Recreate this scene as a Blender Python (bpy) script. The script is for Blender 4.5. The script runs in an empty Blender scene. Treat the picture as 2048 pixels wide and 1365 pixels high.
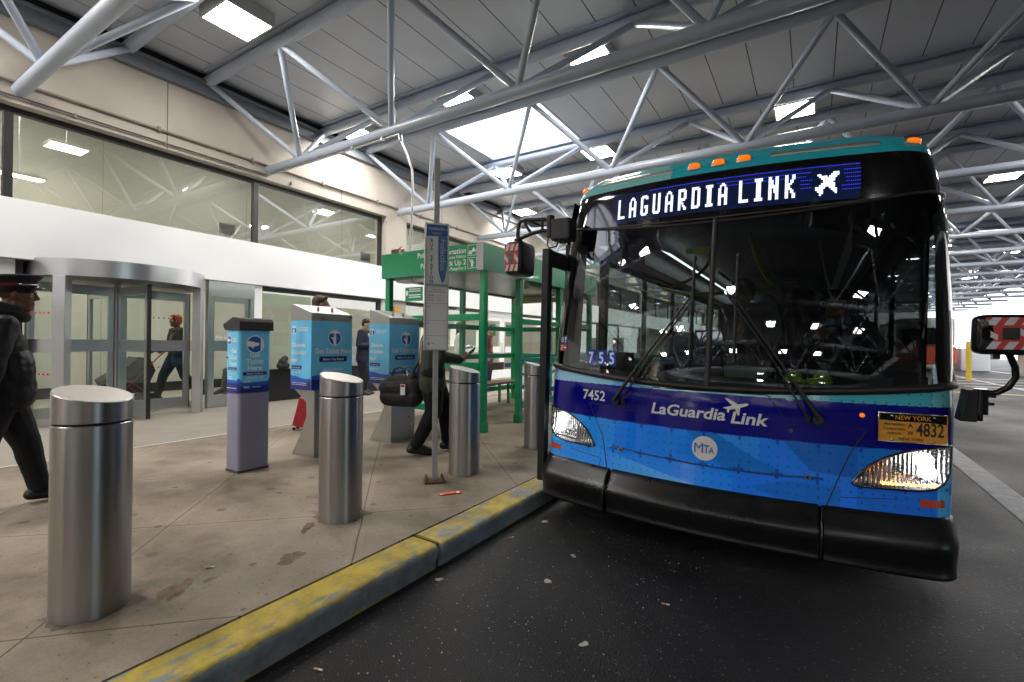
import bpy, bmesh, math, random
import numpy as np
from mathutils import Vector, Matrix, Euler
random.seed(7); rng = np.random.RandomState(7)
S = bpy.context.scene
COL = S.collection
PI = math.pi
# ------------------------------------------------------------------ camera
H_CAM = 1.30
YAW, PITCH, ROLL = -0.560855, 0.005637, 0.008282
cy, sy = math.cos(YAW), math.sin(YAW); cp, sp = math.cos(PITCH), math.sin(PITCH); cr, sr = math.cos(ROLL), math.sin(ROLL)
fwd = Vector((sy*cp, cy*cp, sp)); rgt = Vector((cy, -sy, 0)); upv = rgt.cross(fwd)
r2 = cr*rgt + sr*upv; u2 = -sr*rgt + cr*upv
cam = bpy.data.cameras.new('camera'); cam.lens = 36*958/2048; cam.sensor_width = 36
cam.clip_start = 0.05; cam.clip_end = 2000
camo = bpy.data.objects.new('camera', cam); COL.objects.link(camo)
M3 = Matrix((r2, u2, -fwd)).transposed()
camo.matrix_world = Matrix.Translation((0, 0, H_CAM)) @ M3.to_4x4()
S.camera = camo
# ------------------------------------------------------------------ world, sun, exposure
SUN_EL, SUN_AZ = math.radians(45), math.radians(215)     # azimuth measured from +y towards +x
w = bpy.data.worlds.new('World'); S.world = w; w.use_nodes = True
nt = w.node_tree; bgn = nt.nodes['Background']
sky = nt.nodes.new('ShaderNodeTexSky'); sky.sky_type = 'NISHITA'; sky.sun_disc = False
sky.sun_elevation = SUN_EL; sky.sun_rotation = SUN_AZ
nt.links.new(sky.outputs['Color'], bgn.inputs['Color']); bgn.inputs['Strength'].default_value = 0.15
sun = bpy.data.lights.new('sun', 'SUN'); sun.energy = 5.0; sun.angle = math.radians(0.5); sun.color = (1, .95, .87)
suno = bpy.data.objects.new('sun', sun); COL.objects.link(suno)
sd = Vector((math.sin(SUN_AZ)*math.cos(SUN_EL), math.cos(SUN_AZ)*math.cos(SUN_EL), math.sin(SUN_EL)))
suno.rotation_euler = sd.to_track_quat('Z', 'Y').to_euler(); suno.location = (20, 20, 40)
S.view_settings.view_transform = 'Standard'; S.view_settings.look = 'None'; S.view_settings.gamma = 1
S.view_settings.exposure = 1.95
LAMP = 22.0            # radiance of the box lights' diffusers
S.cycles.max_bounces = 8; S.cycles.diffuse_bounces = 4; S.cycles.glossy_bounces = 4; S.cycles.transparent_max_bounces = 16
S.cycles.caustics_reflective = False; S.cycles.caustics_refractive = False
S.cycles.sample_clamp_indirect = 6.0
# ------------------------------------------------------------------ helpers
class MB:
    """collects shapes and links them as one mesh object"""
    def __init__(s): s.v=[]; s.f=[]; s.m=[]; s.sm=[]
    def add(s, vs, fs, m=0, smooth=False):
        o=len(s.v); s.v += [tuple(v) for v in vs]
        for f in fs: s.f.append([i+o for i in f]); s.m.append(m); s.sm.append(smooth)
        return s
    def box(s, x0, x1, y0, y1, z0, z1, m=0, mat=None):
        vs=[(x0,y0,z0),(x1,y0,z0),(x1,y1,z0),(x0,y1,z0),(x0,y0,z1),(x1,y0,z1),(x1,y1,z1),(x0,y1,z1)]
        if mat is not None: vs=[tuple(mat@Vector(v)) for v in vs]
        return s.add(vs,[(0,3,2,1),(4,5,6,7),(0,1,5,4),(1,2,6,5),(2,3,7,6),(3,0,4,7)],m)
    def cbox(s, c, d, m=0, mat=None):
        return s.box(c[0]-d[0]/2,c[0]+d[0]/2,c[1]-d[1]/2,c[1]+d[1]/2,c[2]-d[2]/2,c[2]+d[2]/2,m,mat)
    def cyl(s, p0, p1, r0, r1=None, n=16, caps=True, m=0, smooth=True):
        p0=Vector(p0); p1=Vector(p1); r1=r0 if r1 is None else r1
        d=(p1-p0).normalized(); a=d.orthogonal().normalized(); b=d.cross(a)
        vs=[]
        for p,r in ((p0,r0),(p1,r1)):
            for i in range(n):
                t=2*PI*i/n; vs.append(p+(a*math.cos(t)+b*math.sin(t))*r)
        s.add(vs,[(i,(i+1)%n,n+(i+1)%n,n+i) for i in range(n)],m,smooth)
        if caps: s.add(vs,[tuple(range(n))[::-1],tuple(range(n,2*n))],m)
        return s
    def tube(s, pts, r, n=10, m=0, closed=False, caps=True, sq=None):
        pts=[Vector(p) for p in pts]; N=len(pts); rs=r if isinstance(r,(list,tuple)) else [r]*N
        vs=[]; a=None
        for i,p in enumerate(pts):
            if closed: t=(pts[(i+1)%N]-pts[i-1])
            else: t=(pts[min(i+1,N-1)]-pts[max(i-1,0)])
            t.normalize()
            if a is None: a=t.orthogonal().normalized()
            a=(a-t*a.dot(t)).normalized(); b=t.cross(a)
            for k in range(n):
                th=2*PI*k/n; vs.append(p+(a*math.cos(th)+b*math.sin(th))*rs[i])
        fs=[]
        for i in range(N if closed else N-1):
            for k in range(n):
                j=(i+1)%N; fs.append((i*n+k,i*n+(k+1)%n,j*n+(k+1)%n,j*n+k))
        s.add(vs,fs,m,True)
        if caps and not closed: s.add(vs,[tuple(range(n))[::-1],tuple(range((N-1)*n,N*n))],m)
        return s
    def lathe(s, prof, c=(0,0,0), n=32, m=0, smooth=True, cap=True):
        vs=[]; 
        for r,z in prof:
            for i in range(n): t=2*PI*i/n; vs.append((c[0]+r*math.cos(t),c[1]+r*math.sin(t),c[2]+z))
        fs=[]
        for j in range(len(prof)-1):
            for i in range(n): fs.append((j*n+i,j*n+(i+1)%n,(j+1)*n+(i+1)%n,(j+1)*n+i))
        s.add(vs,fs,m,smooth)
        if cap: s.add(vs,[tuple(range(n))[::-1],tuple(range((len(prof)-1)*n,len(prof)*n))],m)
        return s
    def sphere(s, c, r, m=0, n=16, k=10, rot=None):
        r=(r,r,r) if not isinstance(r,(tuple,list)) else r
        vs=[]; fs=[]
        for j in range(1,k):
            ph=PI*j/k
            for i in range(n):
                t=2*PI*i/n; v=Vector((r[0]*math.sin(ph)*math.cos(t),r[1]*math.sin(ph)*math.sin(t),r[2]*math.cos(ph)))
                if rot is not None: v=rot@v
                vs.append(v+Vector(c))
        top=Vector((0,0,r[2])); bot=Vector((0,0,-r[2]))
        if rot is not None: top=rot@top; bot=rot@bot
        vs+= [top+Vector(c),bot+Vector(c)]; T=len(vs)-2
        for j in range(k-2):
            for i in range(n): fs.append((j*n+i,(j+1)*n+i,(j+1)*n+(i+1)%n,j*n+(i+1)%n))
        for i in range(n): fs.append((T,i,(i+1)%n)); fs.append((T+1,(k-2)*n+(i+1)%n,(k-2)*n+i))
        return s.add(vs,fs,m,True)
    def cone(s, p0, r0, p1, r1, m=0, n=14):
        """sphere-swept cone: closed, rounded at both ends"""
        p0=Vector(p0); p1=Vector(p1); d=p1-p0; L=d.length
        if L<1e-5: return s.sphere(p0,max(r0,r1),m,n)
        d/=L; a=d.orthogonal().normalized(); b=d.cross(a)
        k=max(-1,min(1,(r0-r1)/L)); th=math.asin(k)     # tilt of the tangent line
        rings=[]
        for i in range(1,6): 
            ph=-PI/2+(PI/2+th)*i/5; rings.append((p0+d*(r0*math.sin(ph)),r0*math.cos(ph)))
        for i in range(0,5):
            ph=th+(PI/2-th)*i/5; rings.append((p1+d*(r1*math.sin(ph)),r1*math.cos(ph)))
        vs=[]
        for c,r in rings:
            for i in range(n): t=2*PI*i/n; vs.append(c+(a*math.cos(t)+b*math.sin(t))*r)
        R=len(rings); fs=[(j*n+i,j*n+(i+1)%n,(j+1)*n+(i+1)%n,(j+1)*n+i) for j in range(R-1) for i in range(n)]
        vs+=[p0-d*r0,p1+d*r1]; A=len(vs)-2
        fs+=[(A,(i+1)%n,i) for i in range(n)]+[(A+1,(R-1)*n+i,(R-1)*n+(i+1)%n) for i in range(n)]
        return s.add(vs,fs,m,True)
    def prism(s, poly, f, m=0, smooth=False):
        """poly: 2-D outline; f(a,b,side) -> 3-D point, side 0 / 1"""
        n=len(poly); vs=[f(a,b,0) for a,b in poly]+[f(a,b,1) for a,b in poly]
        s.add(vs,[tuple(range(n))[::-1],tuple(range(n,2*n))],m)
        return s.add(vs,[(i,(i+1)%n,n+(i+1)%n,n+i) for i in range(n)],m,smooth)
    def build(s, name, mats, parent=None, bevel=0, kind=None, seg=2):
        me=bpy.data.meshes.new(name); me.from_pydata(s.v,[],s.f)
        if not isinstance(mats,(list,tuple)): mats=[mats]
        for m in mats: me.materials.append(m)
        me.polygons.foreach_set('material_index',s.m); me.polygons.foreach_set('use_smooth',s.sm); me.update()
        o=bpy.data.objects.new(name,me); COL.objects.link(o)
        if parent is not None: o.parent=parent
        if bevel:
            b=o.modifiers.new('bevel','BEVEL'); b.width=bevel; b.segments=seg; b.limit_method='ANGLE'; b.angle_limit=math.radians(40)
            b.harden_normals=False
        if kind: o['kind']=kind
        return o
def thing(name, label, cat, loc=(0,0,0), rotz=0, group=None):
    o=bpy.data.objects.new(name,None); COL.objects.link(o); o.location=loc; o.rotation_euler=(0,0,rotz)
    o.empty_display_size=.1
    o['label']=label; o['category']=cat
    if group: o['group']=group
    return o
def tag(o, label, cat, group=None):
    o['label']=label; o['category']=cat
    if group: o['group']=group
    return o
def dup(root, label=None):
    r=root.copy(); COL.objects.link(r)
    if label: r['label']=label
    for ch in list(root.children):
        c=ch.copy(); COL.objects.link(c); c.parent=r
        for g in ch.children:
            d=g.copy(); COL.objects.link(d); d.parent=c
    return r
_tc={}
def text2d(body, size=1, align='CENTER', bold=0.0, space=1.0, xs=1.0, shear=0.0):
    """flat text as (verts2d, faces); origin at baseline"""
    k=(body,size,align,bold,space,xs,shear)
    if k in _tc: return _tc[k]
    cu=bpy.data.curves.new('t','FONT'); cu.body=body; cu.size=1; cu.align_x=align; cu.offset=bold; cu.space_character=space
    cu.resolution_u=3; cu.shear=shear
    o=bpy.data.objects.new('t',cu); me=o.to_mesh()
    vs=[(v.co.x*size*xs,v.co.y*size) for v in me.vertices]; fs=[tuple(p.vertices) for p in me.polygons]
    o.to_mesh_clear(); bpy.data.objects.remove(o); bpy.data.curves.remove(cu)
    _tc[k]=(vs,fs); return vs,fs
def text_on(mb, f, body, a, b, size, m=0, width=None, **k):
    """put text with its anchor at (a,b) of the surface map f(a,b)->point; width: fit to it"""
    vs,fs=text2d(body,size,**k)
    if width:
        x0=min(v[0] for v in vs); x1=max(v[0] for v in vs); sc=width/(x1-x0); vs=[(v[0]*sc,v[1]) for v in vs]
    mb.add([f(a+x,b+y) for x,y in vs],fs,m)
def poly_on(mb, f, pts, m=0): mb.add([f(a,b) for a,b in pts],[tuple(range(len(pts)))],m)
def rect_on(mb, f, a0,a1,b0,b1, m=0, n=1):
    for i in range(n):
        p=a0+(a1-a0)*i/n; q=a0+(a1-a0)*(i+1)/n
        poly_on(mb,f,[(p,b0),(q,b0),(q,b1),(p,b1)],m)
def disc_on(mb, f, a,b,r, m=0, n=28, ry=None):
    ry=r if ry is None else ry
    poly_on(mb,f,[(a+r*math.cos(2*PI*i/n),b+ry*math.sin(2*PI*i/n)) for i in range(n)],m)
# ------------------------------------------------------------------ materials
def P(name, col, rough=.5, metal=0.0, spec=.5, coat=0, emis=None, es=0, var=0, vscale=8, bump=0, bscale=40, rvar=0, aniso=0, bdist=.01):
    m=bpy.data.materials.new(name); m.use_nodes=True; n=m.node_tree.nodes; l=m.node_tree.links; b=n['Principled BSDF']
    b.inputs['Base Color'].default_value=(*col,1); b.inputs['Roughness'].default_value=rough; b.inputs['Metallic'].default_value=metal
    b.inputs['Specular IOR Level'].default_value=spec; b.inputs['Coat Weight'].default_value=coat; b.inputs['Coat Roughness'].default_value=.04
    b.inputs['Anisotropic'].default_value=aniso
    if emis: b.inputs['Emission Color'].default_value=(*emis,1); b.inputs['Emission Strength'].default_value=es
    if var or bump or rvar:
        tc=n.new('ShaderNodeTexCoord')
    if var or rvar:
        no=n.new('ShaderNodeTexNoise'); no.inputs['Scale'].default_value=vscale; no.inputs['Detail'].default_value=6; no.inputs['Roughness'].default_value=.65
        l.new(tc.outputs['Object'],no.inputs['Vector'])
    if var:
        mx=n.new('ShaderNodeMix'); mx.data_type='RGBA'
        mx.inputs[6].default_value=(*[c*(1-var) for c in col],1); mx.inputs[7].default_value=(*[min(1,c*(1+var)) for c in col],1)
        cr_=n.new('ShaderNodeMapRange'); cr_.inputs[1].default_value=.3; cr_.inputs[2].default_value=.7
        l.new(no.outputs['Fac'],cr_.inputs[0]); l.new(cr_.outputs[0],mx.inputs[0]); l.new(mx.outputs[2],b.inputs['Base Color'])
    if rvar:
        mr=n.new('ShaderNodeMapRange'); mr.inputs[1].default_value=.3; mr.inputs[2].default_value=.7
        mr.inputs[3].default_value=max(.02,rough-rvar); mr.inputs[4].default_value=min(1,rough+rvar)
        l.new(no.outputs['Fac'],mr.inputs[0]); l.new(mr.outputs[0],b.inputs['Roughness'])
    if bump:
        n2=n.new('ShaderNodeTexNoise'); n2.inputs['Scale'].default_value=bscale; n2.inputs['Detail'].default_value=4
        bp=n.new('ShaderNodeBump'); bp.inputs['Strength'].default_value=bump; bp.inputs['Distance'].default_value=bdist
        l.new(tc.outputs['Object'],n2.inputs['Vector']); l.new(n2.outputs['Fac'],bp.inputs['Height']); l.new(bp.outputs['Normal'],b.inputs['Normal'])
    return m
def GLASS(name, tint=(.9,.95,.93), ior=1.5, rough=0.0, gloss=1.0):
    m=bpy.data.materials.new(name); m.use_nodes=True; n=m.node_tree.nodes; l=m.node_tree.links; n.clear()
    o=n.new('ShaderNodeOutputMaterial'); mx=n.new('ShaderNodeMixShader'); t=n.new('ShaderNodeBsdfTransparent'); g=n.new('ShaderNodeBsdfGlossy')
    t.inputs[0].default_value=(*tint,1); g.inputs['Roughness'].default_value=rough; g.inputs[0].default_value=(gloss,gloss,gloss,1)
    fr=n.new('ShaderNodeFresnel'); fr.inputs[0].default_value=ior
    geo=n.new('ShaderNodeNewGeometry'); 
    # same reflectance from both sides of a single sheet
    sc=n.new('ShaderNodeMath'); sc.operation='MULTIPLY'; inv=n.new('ShaderNodeMath'); inv.operation='SUBTRACT'; inv.inputs[0].default_value=1
    vm=n.new('ShaderNodeVectorMath'); vm.operation='DOT_PRODUCT'; l.new(geo.outputs['Incoming'],vm.inputs[0]); l.new(geo.outputs['Normal'],vm.inputs[1])
    ab=n.new('ShaderNodeMath'); ab.operation='ABSOLUTE'; l.new(vm.outputs['Value'],ab.inputs[0]); l.new(ab.outputs[0],inv.inputs[1])
    pw=n.new('ShaderNodeMath'); pw.operation='POWER'; pw.inputs[1].default_value=5; l.new(inv.outputs[0],pw.inputs[0])
    f0=((ior-1)/(ior+1))**2
    ma=n.new('ShaderNodeMath'); ma.operation='MULTIPLY_ADD'; ma.inputs[1].default_value=1-f0; ma.inputs[2].default_value=f0; l.new(pw.outputs[0],ma.inputs[0])
    n.remove(fr); n.remove(sc)
    l.new(ma.outputs[0],mx.inputs[0]); l.new(t.outputs[0],mx.inputs[1]); l.new(g.outputs[0],mx.inputs[2]); l.new(mx.outputs[0],o.inputs[0])
    return m
def EMIT(name, col, s):
    m=bpy.data.materials.new(name); m.use_nodes=True; b=m.node_tree.nodes['Principled BSDF']
    b.inputs['Base Color'].default_value=(*col,1); b.inputs['Emission Color'].default_value=(*col,1); b.inputs['Emission Strength'].default_value=s
    return m
M={}
M['steel_tube']=P('painted grey tube',(.40,.45,.54),.30,0,.5,var=.06,vscale=3,bump=.03,bscale=30)
M['ceil']=None
def BRUSH(name,col,rough,aniso,sc):
    m=P(name,col,rough,1,.5,aniso=aniso); n=m.node_tree.nodes; l=m.node_tree.links; b=n['Principled BSDF']
    tc=n.new('ShaderNodeTexCoord'); mp=n.new('ShaderNodeMapping'); mp.inputs['Scale'].default_value=sc; l.new(tc.outputs['Object'],mp.inputs['Vector'])
    no=n.new('ShaderNodeTexNoise'); no.inputs['Scale'].default_value=1; no.inputs['Detail'].default_value=4; l.new(mp.outputs[0],no.inputs['Vector'])
    big=n.new('ShaderNodeTexNoise'); big.inputs['Scale'].default_value=3.5; big.inputs['Detail'].default_value=3; l.new(tc.outputs['Object'],big.inputs['Vector'])
    ad=n.new('ShaderNodeMath'); ad.operation='MULTIPLY_ADD'; ad.inputs[1].default_value=.5; l.new(no.outputs['Fac'],ad.inputs[0]); l.new(big.outputs['Fac'],ad.inputs[2])
    mr=n.new('ShaderNodeMapRange'); mr.inputs[1].default_value=.5; mr.inputs[2].default_value=1.0; mr.inputs[3].default_value=rough-.05; mr.inputs[4].default_value=rough+.07; l.new(ad.outputs[0],mr.inputs[0]); l.new(mr.outputs[0],b.inputs['Roughness'])
    mx=n.new('ShaderNodeMix'); mx.data_type='RGBA'; mx.inputs[6].default_value=(*[c*.9 for c in col],1); mx.inputs[7].default_value=(*[c*1.06 for c in col],1); l.new(no.outputs['Fac'],mx.inputs[0]); l.new(mx.outputs[2],b.inputs['Base Color'])
    return m
def STEEL(name,col,rough,aniso):
    m=P(name,col,rough,1,.5,aniso=aniso); n=m.node_tree.nodes; l=m.node_tree.links; b=n['Principled BSDF']; b.inputs['Anisotropic Rotation'].default_value=.25
    t=n.new('ShaderNodeTangent'); t.direction_type='RADIAL'; t.axis='Z'; l.new(t.outputs[0],b.inputs['Tangent'])
    tc=n.new('ShaderNodeTexCoord'); big=n.new('ShaderNodeTexNoise'); big.inputs['Scale'].default_value=2.5; big.inputs['Detail'].default_value=2; l.new(tc.outputs['Object'],big.inputs['Vector'])
    mr=n.new('ShaderNodeMapRange'); mr.inputs[1].default_value=.3; mr.inputs[2].default_value=.7; mr.inputs[3].default_value=rough-.03; mr.inputs[4].default_value=rough+.05; l.new(big.outputs['Fac'],mr.inputs[0]); l.new(mr.outputs[0],b.inputs['Roughness'])
    return m
M['stainless']=STEEL('brushed stainless',(.36,.35,.34),.34,.75)
M['stain_flat']=P('satin stainless',(.56,.56,.575),.30,1)
M['alum']=P('dull aluminium',(.55,.55,.55),.42,.9,.5,var=.08,vscale=15,rvar=.1)
M['dark_frame']=P('dark bronze frame',(.02,.02,.022),.4)
M['black']=P('black plastic',(.012,.012,.013),.45,0,.4,bump=.08,bscale=400,bdist=.001)
M['gloss_black']=P('gloss black',(.006,.006,.007),.06,0,.5)
M['rubber']=P('rubber',(.016,.015,.015),.42,0,.4)
M['white_panel']=P('white metal panel',(.88,.88,.90),.35,0,.5,var=.02,vscale=2)
M['beige']=P('beige wall panel',(.46,.42,.37),.7,0,.3,var=.09,vscale=.9)
M['beige2']=P('interior plaster',(.62,.61,.54),.8,0,.2,var=.03,vscale=.7)
M['glass']=GLASS('window glass',(.80,.84,.81),2.6)
M['glass_door']=GLASS('door glass',(.84,.89,.87),1.6)
M['glass_clear']=GLASS('shelter glass',(.93,.95,.93),1.5)
M['lamp']=EMIT('lamp diffuser',(1,.95,.88),LAMP)
M['fixture']=P('light housing',(.62,.6,.57),.5)
M['white_txt']=P('white lettering',(.82,.82,.82),.5)
M['black_txt']=P('black lettering',(.01,.01,.01),.5)
# ================================================================== setting: road, sidewalk, kerb
SWZ=.145; KX0,KX1=-2.025,-1.815
def road_mat():
    m=P('asphalt',(.03,.029,.029),.62,0,.35); n=m.node_tree.nodes; l=m.node_tree.links; b=n['Principled BSDF']
    tc=n.new('ShaderNodeTexCoord'); 
    def noise(sc,det=5,rg=.6):
        x=n.new('ShaderNodeTexNoise'); x.inputs['Scale'].default_value=sc; x.inputs['Detail'].default_value=det; x.inputs['Roughness'].default_value=rg
        l.new(tc.outputs['Object'],x.inputs['Vector']); return x
    big=noise(.55,4); fine=noise(170,3,.8)
    r1=n.new('ShaderNodeValToRGB'); e=r1.color_ramp.elements; e[0].position=.35; e[0].color=(.006,.0057,.006,1); e[1].position=.72; e[1].color=(.016,.0155,.017,1)
    l.new(big.outputs['Fac'],r1.inputs[0])
    vo=n.new('ShaderNodeTexVoronoi'); vo.voronoi_dimensions='2D'; vo.inputs['Scale'].default_value=95; l.new(tc.outputs['Object'],vo.inputs['Vector'])
    wn=n.new('ShaderNodeSeparateColor'); l.new(vo.outputs['Color'],wn.inputs[0])
    gt=n.new('ShaderNodeMath'); gt.operation='GREATER_THAN'; gt.inputs[1].default_value=.975; l.new(wn.outputs[0],gt.inputs[0])
    lt=n.new('ShaderNodeMath'); lt.operation='LESS_THAN'; lt.inputs[1].default_value=.42; l.new(vo.outputs['Distance'],lt.inputs[0])
    mu=n.new('ShaderNodeMath'); mu.operation='MULTIPLY'; l.new(gt.outputs[0],mu.inputs[0]); l.new(lt.outputs[0],mu.inputs[1])
    mx=n.new('ShaderNodeMix'); mx.data_type='RGBA'; l.new(mu.outputs[0],mx.inputs[0]); l.new(r1.outputs[0],mx.inputs[6]); mx.inputs[7].default_value=(.11,.10,.09,1)
    m2=n.new('ShaderNodeMix'); m2.data_type='RGBA'; m2.blend_type='MULTIPLY'; m2.inputs[0].default_value=.7
    fr=n.new('ShaderNodeMapRange'); fr.inputs[1].default_value=.25; fr.inputs[2].default_value=.75; fr.inputs[3].default_value=.45; fr.inputs[4].default_value=1.5
    l.new(fine.outputs['Fac'],fr.inputs[0]); l.new(mx.outputs[2],m2.inputs[6]); l.new(fr.outputs[0],m2.inputs[7]); l.new(m2.outputs[2],b.inputs['Base Color'])
    rr=n.new('ShaderNodeMapRange'); rr.inputs[1].default_value=.3; rr.inputs[2].default_value=.7; rr.inputs[3].default_value=.42; rr.inputs[4].default_value=.7
    l.new(big.outputs['Fac'],rr.inputs[0]); l.new(rr.outputs[0],b.inputs['Roughness'])
    ad=n.new('ShaderNodeMath'); ad.operation='ADD'; l.new(fine.outputs['Fac'],ad.inputs[0]); l.new(vo.outputs['Distance'],ad.inputs[1])
    bp=n.new('ShaderNodeBump'); bp.inputs['Strength'].default_value=.55; bp.inputs['Distance'].default_value=.006
    l.new(ad.outputs[0],bp.inputs['Height']); l.new(bp.outputs['Normal'],b.inputs['Normal'])
    return m
def walk_mat():
    m=P('concrete paving',(.33,.28,.22),.7,0,.35); n=m.node_tree.nodes; l=m.node_tree.links; b=n['Principled BSDF']
    tc=n.new('ShaderNodeTexCoord')
    def noise(sc,det=6,rg=.6,vec=None):
        x=n.new('ShaderNodeTexNoise'); x.inputs['Scale'].default_value=sc; x.inputs['Detail'].default_value=det; x.inputs['Roughness'].default_value=rg
        l.new(tc.outputs['Object'] if vec is None else vec,x.inputs['Vector']); return x
    def math_(op,a,b_=None,c=None):
        x=n.new('ShaderNodeMath'); x.operation=op
        for i,v in enumerate((a,b_,c)):
            if v is None: continue
            if isinstance(v,(int,float)): x.inputs[i].default_value=v
            else: l.new(v,x.inputs[i])
        return x.outputs[0]
    big=noise(.9,5,.62); mid=noise(5,6,.7); fine=noise(120,3,.8)
    r1=n.new('ShaderNodeValToRGB'); e=r1.color_ramp.elements; e[0].position=.36; e[0].color=(.105,.082,.055,1); e[1].position=.66; e[1].color=(.31,.262,.205,1)
    e2=e.new(.5); e2.color=(.225,.184,.136,1)
    l.new(math_('ADD',math_('MULTIPLY',big.outputs['Fac'],.62),math_('MULTIPLY',mid.outputs['Fac'],.38)),r1.inputs[0])
    # scored 45 degree joints, 1.65 m apart
    sx=n.new('ShaderNodeSeparateXYZ'); l.new(tc.outputs['Object'],sx.inputs[0])
    wob=noise(1.3,2); wv=math_('MULTIPLY',math_('SUBTRACT',wob.outputs['Fac'],.5),.035)
    def joint(expr,off,w=.0045):
        fr=math_('FRACT',math_('DIVIDE',math_('ADD',math_('ADD',expr,off),wv),1.65))
        d=math_('ABSOLUTE',math_('SUBTRACT',fr,.5)); d=math_('MULTIPLY',d,1.65)   # distance from joint at fract=.5
        return d
    d1=joint(math_('ADD',sx.outputs[0],sx.outputs[1]),2.0+.825)
    d2=joint(math_('SUBTRACT',sx.outputs[1],sx.outputs[0]),-4.8+.825)
    dm=math_('MINIMUM',d1,d2); line=math_('LESS_THAN',dm,.0055); trow=math_('LESS_THAN',dm,.055)
    # trowelled smooth strip beside each joint is a touch lighter
    c1=n.new('ShaderNodeMix'); c1.data_type='RGBA'; c1.blend_type='MULTIPLY'; l.new(math_('MULTIPLY',trow,.8),c1.inputs[0]); l.new(r1.outputs[0],c1.inputs[6]); c1.inputs[7].default_value=(1.12,1.11,1.1,1)
    # gum spots and dirt
    vo=n.new('ShaderNodeTexVoronoi'); vo.voronoi_dimensions='2D'; vo.inputs['Scale'].default_value=5.0; l.new(tc.outputs['Object'],vo.inputs['Vector'])
    vs=n.new('ShaderNodeSeparateColor'); l.new(vo.outputs['Color'],vs.inputs[0])
    rad=math_('MULTIPLY_ADD',vs.outputs[0],.34,-.15)
    dist=math_('ADD',vo.outputs['Distance'],math_('MULTIPLY',math_('SUBTRACT',noise(22,3).outputs['Fac'],.5),.06))
    gum=math_('MULTIPLY',math_('LESS_THAN',dist,rad),math_('GREATER_THAN',vs.outputs[1],.62))
    c2=n.new('ShaderNodeMix'); c2.data_type='RGBA'; l.new(math_('MULTIPLY',gum,.75),c2.inputs[0]); l.new(c1.outputs[2],c2.inputs[6]); c2.inputs[7].default_value=(.085,.075,.065,1)
    v3=n.new('ShaderNodeTexVoronoi'); v3.voronoi_dimensions='2D'; v3.inputs['Scale'].default_value=27; l.new(tc.outputs['Object'],v3.inputs['Vector'])
    v3s=n.new('ShaderNodeSeparateColor'); l.new(v3.outputs['Color'],v3s.inputs[0])
    speck=math_('MULTIPLY',math_('LESS_THAN',v3.outputs['Distance'],.14),math_('GREATER_THAN',v3s.outputs[0],.93))
    c3=n.new('ShaderNodeMix'); c3.data_type='RGBA'; l.new(math_('MULTIPLY',speck,.7),c3.inputs[0]); l.new(c2.outputs[2],c3.inputs[6]); c3.inputs[7].default_value=(.05,.045,.04,1)
    # rust stains
    rs=noise(.8,3,.5); rmask=math_('MULTIPLY',math_('GREATER_THAN',rs.outputs['Fac'],.69),math_('GREATER_THAN',mid.outputs['Fac'],.56))
    c4=n.new('ShaderNodeMix'); c4.data_type='RGBA'; l.new(math_('MULTIPLY',rmask,.5),c4.inputs[0]); l.new(c3.outputs[2],c4.inputs[6]); c4.inputs[7].default_value=(.14,.07,.04,1)
    c5=n.new('ShaderNodeMix'); c5.data_type='RGBA'; l.new(math_('MULTIPLY',line,.85),c5.inputs[0]); l.new(c4.outputs[2],c5.inputs[6]); c5.inputs[7].default_value=(.06,.05,.04,1)
    # paler forecourt by the doors
    pale=math_('LESS_THAN',sx.outputs[0],-6.17)
    c6=n.new('ShaderNodeMix'); c6.data_type='RGBA'; l.new(math_('MULTIPLY',pale,.62),c6.inputs[0]); l.new(c5.outputs[2],c6.inputs[6]); c6.inputs[7].default_value=(.27,.255,.235,1)
    fm=n.new('ShaderNodeMapRange'); fm.inputs[1].default_value=.2; fm.inputs[2].default_value=.8; fm.inputs[3].default_value=.75; fm.inputs[4].default_value=1.25; l.new(fine.outputs['Fac'],fm.inputs[0])
    c7=n.new('ShaderNodeMix'); c7.data_type='RGBA'; c7.blend_type='MULTIPLY'; c7.inputs[0].default_value=1; l.new(c6.outputs[2],c7.inputs[6]); l.new(fm.outputs[0],c7.inputs[7])
    l.new(c7.outputs[2],b.inputs['Base Color'])
    rr=n.new('ShaderNodeMapRange'); rr.inputs[1].default_value=.3; rr.inputs[2].default_value=.7; rr.inputs[3].default_value=.5; rr.inputs[4].default_value=.8
    l.new(mid.outputs['Fac'],rr.inputs[0]); l.new(rr.outputs[0],b.inputs['Roughness'])
    hgt=math_('SUBTRACT',math_('MULTIPLY',fine.outputs['Fac'],.25),math_('MULTIPLY',line,1.0))
    bp=n.new('ShaderNodeBump'); bp.inputs['Strength'].default_value=.35; bp.inputs['Distance'].default_value=.006; l.new(hgt,bp.inputs['Height']); l.new(bp.outputs['Normal'],b.inputs['Normal'])
    return m
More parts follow.
